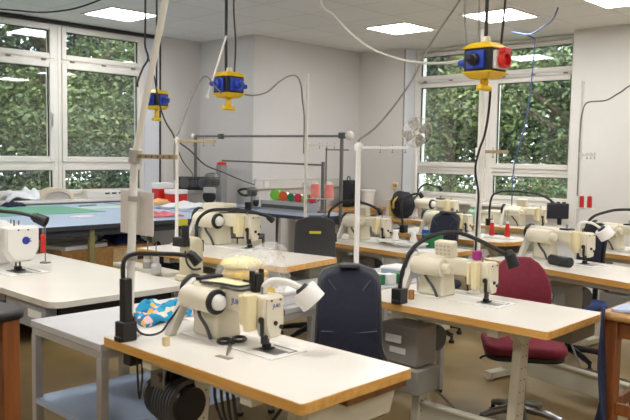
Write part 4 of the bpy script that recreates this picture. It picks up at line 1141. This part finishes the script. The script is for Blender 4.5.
tr = MB(); tr.box(-.10, .10, -.36, .36, 0, .10); tr.mat(1); tr.box(-.102, -.098, -.34, .34, .02, .06)
simple('storage_case', tr, [LGREY, DGREY], (5.70, 5.79, .88), 'low grey case under the row of coloured reels', 'case', bevel=.006)
for k, (y, mm, lab, r) in enumerate(((5.74, LIME, 'bright green reel nearest the silver cloth cutter', .062), (5.61, ORANGE, 'orange red reel beside the bright green reel', .055), (5.49, GREEN, 'dark green reel in the middle of the coloured row', .046),
                                     (5.38, CRIM, 'crimson reel beside the dark green reel', .048), (5.27, LIME, 'pale green reel towards the tall white stand', .044), (5.17, CRIM, 'crimson reel at the end by the tall white stand', .048))):
    reel(5.70, y+.25, .98, mm, lab, r, rz=radians(20))
simple('black_tin', MB().cyl((0, 0, 0), (0, 0, .09), .035, n=18), BLACK, (5.30, 6.02, .88), 'small black tin on the edge of the blue grey bench', 'tin', bevel=.003)

# on the wooden bench at the back, and the wall sockets
g = empty('backpack', (7.60, 6.58, .80), radians(20), 'black backpack standing on the wooden bench by the back wall', 'bag')
q = MB(); q.prism(rounded(-.16, .16, -.09, .09, .07, 6), 0, .36); o = q.build('body', mat('black_nylon', (20, 22, 32), .75), g, bevel=.05, seg=3)
MB().tube([(-.05, 0, .355), (-.04, 0, .40), (.04, 0, .40), (.05, 0, .355)], .008, 8).build('handle', BLACK, g)
q = MB(); q.box(-.11, .11, -.12, -.085, .04, .20); q.build('pocket', mat('black_nylon', (20, 22, 32)), g, bevel=.02, seg=3)
g = empty('plastic_tub', (7.92, 6.52, .80), 0, 'translucent white tub on the end of the wooden bench', 'tub')
MB().lathe([(0, 0), (.10, 0), (.115, .20), (.12, .205), (.105, .205), (.095, .01), (0, .01)], (0, 0, 0), 'Z', 24).build('body', CREAMW, g)
MB().lathe([(0, .206), (.124, .206), (.124, .225), (0, .23)], (0, 0, 0), 'Z', 24).build('lid', PAPER, g)
def wall_socket(x, y, z, label, plug, drop, axis='Y'):
    g = empty('wall_socket', (x, y, z), 0 if axis == 'Y' else radians(-90), label, 'wall socket')
    MB().box(-.04, .04, -.012, 0, -.04, .04).build('plate', CREAMW, g, bevel=.004)
    if plug is not None:
        q = MB(); q.lathe([(0, -.05), (.018, -.05), (.024, -.03), (.026, -.012), (0, -.012)], (0, 0, 0), 'Y', 16); q.tube([(0, -.045, 0), (0, -.06, -.04), (drop*.3, -.04, -.14), (drop, -.03, -.26)], .005, 7)
        q.build('plug', plug, g)
for (x, lab, pl, d) in ((6.30, 'wall socket in the trunking by the room corner jog', None, 0), (6.98, 'wall socket with grey plug above the coloured reels', GREY, -.12), (7.86, 'wall socket with black plug above the backpack', BLACK, .06)):
    wall_socket(x, 6.82, 1.115, lab, pl, d)
wall_socket(8.10, 6.16, 1.10, 'yellow plug in the wall beside the window reveal', mat('brass_yellow', (190, 150, 40), .4), .2, 'X')

# things under the long bench
g = empty('drawer_box', (3.36, 5.78, .22), 0, 'brown wooden drawer box with dark grip hole under the cutting bench', 'box')
q = MB(); q.box(-.44, .44, -.20, .20, 0, .46); q.build('body', OAK, g, bevel=.006)
q = MB(); q.box(.02, .42, -.215, -.20, .02, .44); q.build('front', PALEWOOD, g, bevel=.004)
q = MB(); q.prism(rounded(.20, .32, .33, .36, .014), -.2165, -.2145, 'Y'); q.build('grip_hole', BLACK, g)
simple('paper_stack', MB().box(-.22, .22, -.15, .15, 0, .03), PAPER, (3.12, 5.74, .68), 'white papers lying on top of the drawer box', 'paper', rz=.2)
cloth('fabric_bundle', .34, .30, .14, 12, mat('royal_blue_fabric', (28, 40, 96), .85), (3.62, 5.80, .68), 'blue fabric bundle lying on the drawer box under the bench')
cloth('fabric_bundle', .48, .5, .42, 13, mat('dark_fabric_bundle', (36, 36, 40), .9), (4.18, 5.86, .22), 'dark fabric bundle under the bench behind the leaning pole')
cloth('fabric_bundle', .8, .5, .36, 14, mat('dark_grey_bundle', (58, 60, 66), .9), (2.55, 5.85, .22), 'dark grey bundle under the bench behind the white machine')
simple('yellow_label', MB().box(-.05, .05, -.001, .001, -.03, .03), mat('yellow_sticker', (226, 214, 60)), (3.97, 5.377, .872), 'small yellow label on the bench edge below the cloth heap', 'label')

# ------------------------------------------------------------------ small things on the tables
g = empty('scissors', (1.775, 2.105, T1H-.022), radians(-46), 'black handled scissors lying open by the needle of the front machine', 'scissors')
q = MB()
for s_ in (-1, 1):
    ring = [(s_*(.028+.024*cos(2*pi*i/18)), .045*sin(2*pi*i/18)*.8+.035, .036+.004*s_) for i in range(19)]
    q.tube(ring, .0065, 8, smooth=False)
    q.tube([(s_*.012, .004, .036), (0, -.014, .034)], .007, 8, smooth=False)
q.build('handle', BLACK, g)
q = MB(); q.T = Matrix.Translation((0, -.008, .032)) @ Matrix.Rotation(radians(4), 4, 'X')
q.add([(-.009, 0, -.002), (.009, 0, -.002), (.003, -.125, -.002), (-.003, -.125, -.002), (-.009, 0, .002), (.009, 0, .002), (.003, -.125, .002), (-.003, -.125, .002)], [(3,2,1,0),(4,5,6,7),(0,1,5,4),(1,2,6,5),(2,3,7,6),(3,0,4,7)])
q.cyl((0, -.008, -.005), (0, -.008, .005), .004, n=8)
q.build('blade', STEEL, g)
simple('steel_plate', MB().box(-.012, .012, -.035, .035, 0, .002), mat('plate_tan', (166, 156, 132), .4, metal=.4), (1.655, 2.00, T1H), 'small flat plate set into the front table top near the scissors', 'plate', rz=.1)
simple('chalk_block', MB().box(-.012, .012, -.010, .010, 0, .035), mat('chalk_yellow', (222, 206, 160), .8), (1.60, 2.27, T1H), 'small cream block standing near the front edge of the front table', 'block', bevel=.003)
simple('bobbin', MB().lathe([(0, 0), (.022, 0), (.022, .004), (.012, .006), (.012, .014), (.022, .016), (.022, .02), (0, .02)], n=16), STEEL, (2.0, 2.14, T1H), 'small metal bobbin lying behind the front machine', 'bobbin')
g = empty('hand_switch', (1.555, 2.425, T1H-.062), 0, 'black switch with looped cable under the edge of the front table', 'switch')
MB().box(-.03, .02, -.03, .02, -.03, .026).build('body', BLACK, g, bevel=.004)
MB().tube([(-.025, -.10, .02), (-.03, -.11, -.06), (-.025, -.085, -.14), (-.02, -.065, -.06), (-.02, -.06, .02)], .004, 6).build('cable_loop', CABLEB, g)
# turquoise cloth on the trolley
def pattern_mat():
    M = bpy.data.materials.new('turquoise_pattern'); M.use_nodes = True
    nt = M.node_tree; N = nt.nodes; L = nt.links; b = N['Principled BSDF']; b.inputs['Roughness'].default_value = .8
    tc = N.new('ShaderNodeTexCoord'); v = N.new('ShaderNodeTexVoronoi'); v.inputs['Scale'].default_value = 32
    rp = N.new('ShaderNodeValToRGB'); rp.color_ramp.interpolation = 'CONSTANT'
    el = rp.color_ramp.elements
    el[0].position = 0; el[0].color = lin((30, 150, 196))+(1,)
    el[1].position = .42; el[1].color = lin((240, 170, 70))+(1,)
    for pz, c_ in ((.55, (236, 190, 186)), (.68, (24, 120, 160)), (.80, (226, 220, 200)), (.9, (40, 170, 200))):
        e = el.new(pz); e.color = lin(c_)+(1,)
    sp = N.new('ShaderNodeSeparateColor')
    L.new(tc.outputs['Object'], v.inputs['Vector']); L.new(v.outputs['Color'], sp.inputs[0]); L.new(sp.outputs[0], rp.inputs['Fac']); L.new(rp.outputs['Color'], b.inputs['Base Color'])
    return M
cloth('patterned_cloth', .28, .24, .075, 21, pattern_mat(), (1.95, 2.82, .735), 'turquoise and orange patterned cloth crumpled on the grey trolley', thick=.014, nx=26)
# clear bag of yellow cloth
g = empty('plastic_bag', (2.42, 2.71, .735), 0, 'clear plastic bag holding folded yellow cloth on the grey trolley', 'bag', scale=1.12)
def blob(rx, ry, rz, seed, amp, n=22):
    rnd = random.Random(seed); ph = [rnd.uniform(0, 6.28) for _ in range(6)]; q = MB(); q.sphere((0, 0, 0), 1, n)
    out = []
    for p in q.v:
        k = 1+amp*(sin(5*p.x+ph[0])*sin(4*p.y+ph[1])+.6*sin(9*p.z+ph[2]+4*p.x)+.4*sin(11*p.y+ph[3]))
        out.append(Vector((p.x*rx*k, p.y*ry*k, max(-.92, p.z*(k if p.z > 0 else 1))*rz)))
    q.v = out; return q
q = blob(.15, .17, .145, 5, .06, 30)
for p in q.v:
    p.z += .135
    if p.z > .20: p.x += (p.z-.20)*.5; p.y -= (p.z-.20)*.8
q.build('bag_film', BAGM, g, angle=70)
YCL = mat('yellow_cloth', (240, 196, 60), .8, var=.25, scale=20)
for k in range(5):
    q = blob(.112-.006*k, .122-.006*k, .028, 30+k, .06, 18)
    for p in q.v: p.z += .035+.040*k; p.x -= .01*k; p.y += .006*k
    q.build('folded_cloth', YCL if k not in (2, 4) else mat('pale_yellow_cloth', (246, 226, 150), .8), g, angle=60)
# white and grey things behind the front machine, on the trolley
rbox(2.62, 2.68, .735, .16, .12, .07, PAPER, 'white carton at the end of the grey trolley under the white cup lamp')
rbox(2.62, 2.86, .735, .14, .10, .06, LGREY, 'light grey carton on the grey trolley behind the front machine')
simple('paper_sheet', MB().box(-.15, .15, -.11, .11, 0, .01), PAPER, (2.14, 2.69, .735), 'white paper sheet on the grey trolley behind the belt guard', 'paper', rz=.1)
# end-on cream machine on the white table with two spool pins
g = empty('blind_stitcher', (2.545, 3.36, T1H), radians(10), 'small cream machine seen end on at the corner of the white table', 'sewing machine')
q = MB(); P_ = [(-.055, 0), (.055, 0), (.05, .18)]+[(.05*cos(pi*i/8), .20+.05*sin(pi*i/8)) for i in range(9)]+[(-.05, .18)]
q.prism(P_, -.04, .055, 'Y'); q.build('body', mat('khaki_cream', (206, 196, 164), .5), g, bevel=.012)
q = MB(); q.box(-.07, .075, -.05, .07, 0, .035); q.build('base', mat('khaki_cream', (206, 196, 164)), g, bevel=.008)
q = MB(); q.tube([(-.058, .0, .17), (-.075, -.03, .11), (-.05, -.05, .075), (.01, -.052, .07)], .006, 8); q.build('cable', CABLEB, g)
q = MB(); q.box(-.10, -.052, -.03, .06, .20, .25); q.cyl((-.08, -.02, .24), (-.08, -.02, .32), .022, n=12); q.build('motor_clip', BLACK, g, bevel=.004)
for (x, y, lab, mm) in ((2.48, 3.62, 'grey spool on a thin pin on the white table', LGREY), (2.53, 3.78, 'clear looking spool on the white table behind the thin pin', GREY)):
    g = empty('spool_pin', (x-.04 if False else x, y, T1H+.022 if y < 4.12 else T1H), 0, lab, 'spool')
    MB().cyl((0, 0, 0), (0, 0, .17), .004, n=8).build('pin', STEEL, g)
    MB().lathe([(0, .0), (.030, 0), (.030, .04), (.018, .055), (.018, .09), (0, .09)], (0, 0, 0), 'Z', 18).build('spool', mm, g)
g = empty('scissors', (2.24, 4.50, T1H), 0, 'red handled snips hanging from a hook beside the white machine', 'snips')
q = MB(); q.cyl((0, 0, 0), (0, 0, .24), .004, n=8); q.lathe([(.035, 0), (.035, .006), (.005, .012)], (0, 0, 0), 'Z', 14); q.tube([(0, 0, .235), (-.02, -.02, .24), (-.03, -.03, .225)], .003, 6); q.build('hook', STEEL, g)
q = MB(); q.box(-.045, -.015, -.04, -.02, .07, .19); q.build('handle', RED, g, bevel=.008)
q = MB(); q.box(-.036, -.024, -.034, -.026, .19, .225); q.build('blade', STEEL, g)

# second table, trolley behind it
simple('cork_block', MB().box(-.012, .012, -.012, .012, 0, .05), mat('cork', (160, 110, 60), .8), (3.03, 2.19, T1H), 'small brown wooden block beside the black clamp', 'block', bevel=.003)
simple('paper_stack', MB().box(-.13, .13, -.17, .17, 0, .03), PAPER, (3.42, 2.87, .745), 'stack of white papers on the trolley behind the navy chair', 'paper', rz=.15)
for k, (x, y, mm, lab) in enumerate(((3.345, 2.66, GREEN, 'green packet on the trolley nearest the navy chair'), (3.42, 2.635, PAPER, 'white packet between two green packets on the trolley'), (3.495, 2.62, GREEN, 'green packet on the trolley beside the white packet'))):
    simple('packet', MB().box(-.035, .035, -.03, .03, 0, .06), mm, (x, y, .745), lab, 'packet', bevel=.004)
rbox(3.72, 2.76, .745, .16, .22, .06, mat('greyblue_box', (150, 170, 186), .6), 'grey blue box on the trolley behind the second machine', lid=PAPER)
g = empty('green_bin', (4.93, 3.36, T1H), 0, 'green plastic bin on the table in front of the navy chair', 'bin')
MB().lathe([(0, 0), (.06, 0), (.08, .10), (.084, .10), (.084, .106), (.076, .106), (.056, .006), (0, .006)], (0, 0, 0), 'Z', 22).build('body', GREEN, g)
simple('thread_spool', MB().lathe([(0, 0), (.018, 0), (.018, .004), (.024, .006), (.024, .040), (.018, .042), (.018, .046), (0, .046)], n=16), MAGENTA, (3.258, 1.955, .976), 'magenta thread spool on top of the second machine', 'spool')
# fourth table: white tray with cones, papers, blue spool
g = empty('cone_tray', (4.77, 3.55, T1H), 0, 'white tray with two small white cones beside the tall white pole', 'tray')
MB().prism(rounded(-.08, .08, -.22, .22, .05), .03, .042).build('plate', CREAMW, g, bevel=.003)
q = MB(); q.cyl((0, .15, 0), (0, .15, .03), .012, n=10); q.cyl((0, -.15, 0), (0, -.15, .03), .012, n=10); q.build('foot', CREAMW, g)
for (y, lab) in ((3.62, 'white thread cone on the tray nearer the thick pole'), (3.44, 'white thread cone on the tray farther from the thick pole')):
    cone(4.77, y, T1H+.042, CREAMW, lab, h=.075, r0=.034, r1=.014, group='white cones on the tray')
cone(5.02, 3.50, T1H, BLUE, 'blue thread cone on the table beside the grey chair machine', h=.13, r0=.034, r1=.03)
simple('paper_sheet', MB().box(-.13, .13, -.16, .16, 0, .004), PAPER, (4.70, 3.22, T1H), 'white sheet at the near end of the table with the cone tray', 'paper', rz=.3)
# table behind the maroon chair
q = MB(); q.T = Matrix.Rotation(radians(-12), 4, 'Y'); q.box(-.003, .003, -.09, .09, 0, .13)
simple('paper_sheet', q, PAPER, (4.685, 2.18, .82), 'white sheet of paper leaning against the machine behind the maroon chair', 'paper', rz=radians(10))
simple('black_roll', MB().lathe([(0, -.085), (.028, -.085), (.032, -.08), (.032, .08), (.028, .085), (0, .085)], (0, 0, .032), 'Y', 20), BLACK, (4.43, 2.06, .82), 'short black roll lying on the table behind the maroon chair', 'roll', rz=radians(-20))
simple('black_tray', MB().box(-.10, .10, -.16, .16, 0, .015), DGREY, (5.12, 1.7, T1H), 'dark flat tray on the table edge beyond the white cup lamp', 'tray', bevel=.004) if False else None
# window end tables
rbox(7.36, 4.18, T1H, .22, .26, .14, CREAM, 'cream box on the table under the wide window')
g = empty('green_glass_jar', (7.10, 4.32, T1H), 0, 'pale green jar on the window table beside the mullion', 'jar')
MB().lathe([(0, 0), (.06, 0), (.075, .05), (.07, .13), (.04, .16), (.04, .18), (0, .18)], (0, 0, 0), 'Z', 22).build('body', mat('pale_green_glaze', (150, 190, 158), .35), g)
MB().lathe([(0, .181), (.045, .181), (.045, .20), (0, .205)], (0, 0, 0), 'Z', 22).build('lid', CREAMW, g)
rbox(7.22, 5.38, T1H+.0, .26, .30, .20, mat('pinkish_box', (220, 200, 190), .6), 'pale pinkish box on the window table behind the navy chair')
cone(7.02, 5.36, T1H, mat('ochre_thread', (206, 170, 70), .8), 'ochre thread cone on the window table below the fan', h=.22, r0=.06, r1=.05)
# stools in the near corners
def stool(loc, rz, label, topm, w=.40, d=.40, h=.80, rail=True):
    g = empty('work_stool', loc, rz, label, 'stool', 'wooden stools in the near corners')
    q = MB(); q.prism(rounded(-w/2-.02, w/2+.02, -d/2-.02, d/2+.02, .04), h-.034, h); q.build('seat', topm, g, bevel=.014, seg=3)
    for sx in (-1, 1):
        for sy_ in (-1, 1):
            MB().box(sx*(w/2-.03)-.03, sx*(w/2-.03)+.03, sy_*(d/2-.03)-.03, sy_*(d/2-.03)+.03, 0, h-.034).build('leg', REDWOOD, g, bevel=.004)
    for z in (.18, .42):
        q = MB()
        for s_ in (-1, 1):
            q.box(-w/2+.06, w/2-.06, s_*(d/2-.03)-.012, s_*(d/2-.03)+.012, z-.025, z+.025)
            q.box(s_*(w/2-.03)-.012, s_*(w/2-.03)+.012, -d/2+.06, d/2-.06, z-.025, z+.025)
        q.build('rail', REDWOOD, g, bevel=.003)
    q = MB()
    for s_ in (-1, 1):
        q.box(-w/2+.06, w/2-.06, s_*(d/2-.03)-.012, s_*(d/2-.03)+.012, h-.11, h-.046); q.box(s_*(w/2-.03)-.012, s_*(w/2-.03)+.012, -d/2+.06, d/2-.06, h-.11, h-.046)
    q.build('apron', REDWOOD, g, bevel=.003)
    return g
stool((.93, 2.66, 0), 0, 'red brown wooden stool with a black padded seat in the corner near the white table', BLACK, h=.945)
stool((3.35, 1.06, 0), 0, 'red brown wooden stool with a pale blue cloth in the corner near the second table', OAK, h=.84)
cloth('folded_cloth', .34, .34, .03, 41, mat('pale_blue_cloth', (186, 200, 224), .85), (3.35, 1.06, .84), 'pale blue cloth lying on the wooden stool near the second table')
g = MB()
vs = []; fs = []
for j in range(13):
    for i in range(7):
        u = i/6; z = .86-.62*j/12
        vs.append((3.10+.05*u+.006*sin(5*u+j*.5), 1.235+.035*sin(3*u+.4*j)*j/12+.02*u, z))
for j in range(12):
    for i in range(6):
        a = j*7+i; fs.append((a, a+1, a+8, a+7))
o = g.add(vs, fs).build('draped_cloth', mat('navy_drape', (38, 48, 78), .85), None)
sm = o.modifiers.new('thickness', 'SOLIDIFY'); sm.thickness = .012
tag(o, 'dark blue cloth hanging down beside the wooden stool', 'cloth')
# power strip on the trolley leg
g = empty('power_box', (3.87, 2.545, .52), 0, 'beige power box with cables hanging at the trolley leg', 'power box')
MB().box(-.05, .03, -.03, .03, -.10, .06).build('body', CREAM, g, bevel=.005)
q = MB(); q.tube([(-.01, -.03, .05), (-.03, -.06, .12), (-.05, -.05, .22), (-.06, -.02, .24)], .006, 7); q.tube([(.02, -.03, 0), (.10, -.06, -.02), (.22, -.04, .06), (.24, .0, .20)], .005, 7); q.build('cable', CABLEB, g)
# cables coiled under the front table
q = MB()
for k in range(3):
    q.tube([(.09*cos(t*.5+k)*(1+.1*k), .11*sin(t*.5+k), .012+.006*k+.01*sin(t)) for t in range(14)], .006, 6)
simple('cable_coil', q, CABLEB, (2.0, 1.75, .006), 'coil of black cable on the floor under the front table', 'cable')
g = empty('black_bundle', (6.98, 5.20, T1H), 0, 'black rounded bundle on the window table below the fan', 'bundle')
q = blob(.13, .15, .17, 77, .08, 22)
for p in q.v: p.z += .158
q.build('cover', mat('black_nylon', (20, 22, 32)), g, angle=60)
MB().tube([(-.10, 0, .25), (-.15, .02, .20), (-.14, .03, .12)], .012, 8).build('strap', mat('ochre_strap', (206, 170, 70), .7), g)

g = empty('drawer_cabinet', (3.87, 4.50, 0), radians(-45), 'low black cabinet with cream drawer fronts beside the dark grey chair', 'cabinet')
MB().box(-.20, .20, -.16, .16, 0, .84).build('body', BLACK, g, bevel=.006)
for k in range(4):
    for j in range(2):
        d_ = MB().box(-.19+.195*j, -.005+.195*j, -.172, -.16, .70-.17*k, .83-.17*k).build('drawer', mat('drawer_cream', (206, 200, 180), .5), g, bevel=.003)
        MB().box(-.12+.195*j, -.07+.195*j, -.185, -.172, .755-.17*k, .77-.17*k).build('handle', BLACK, d_)
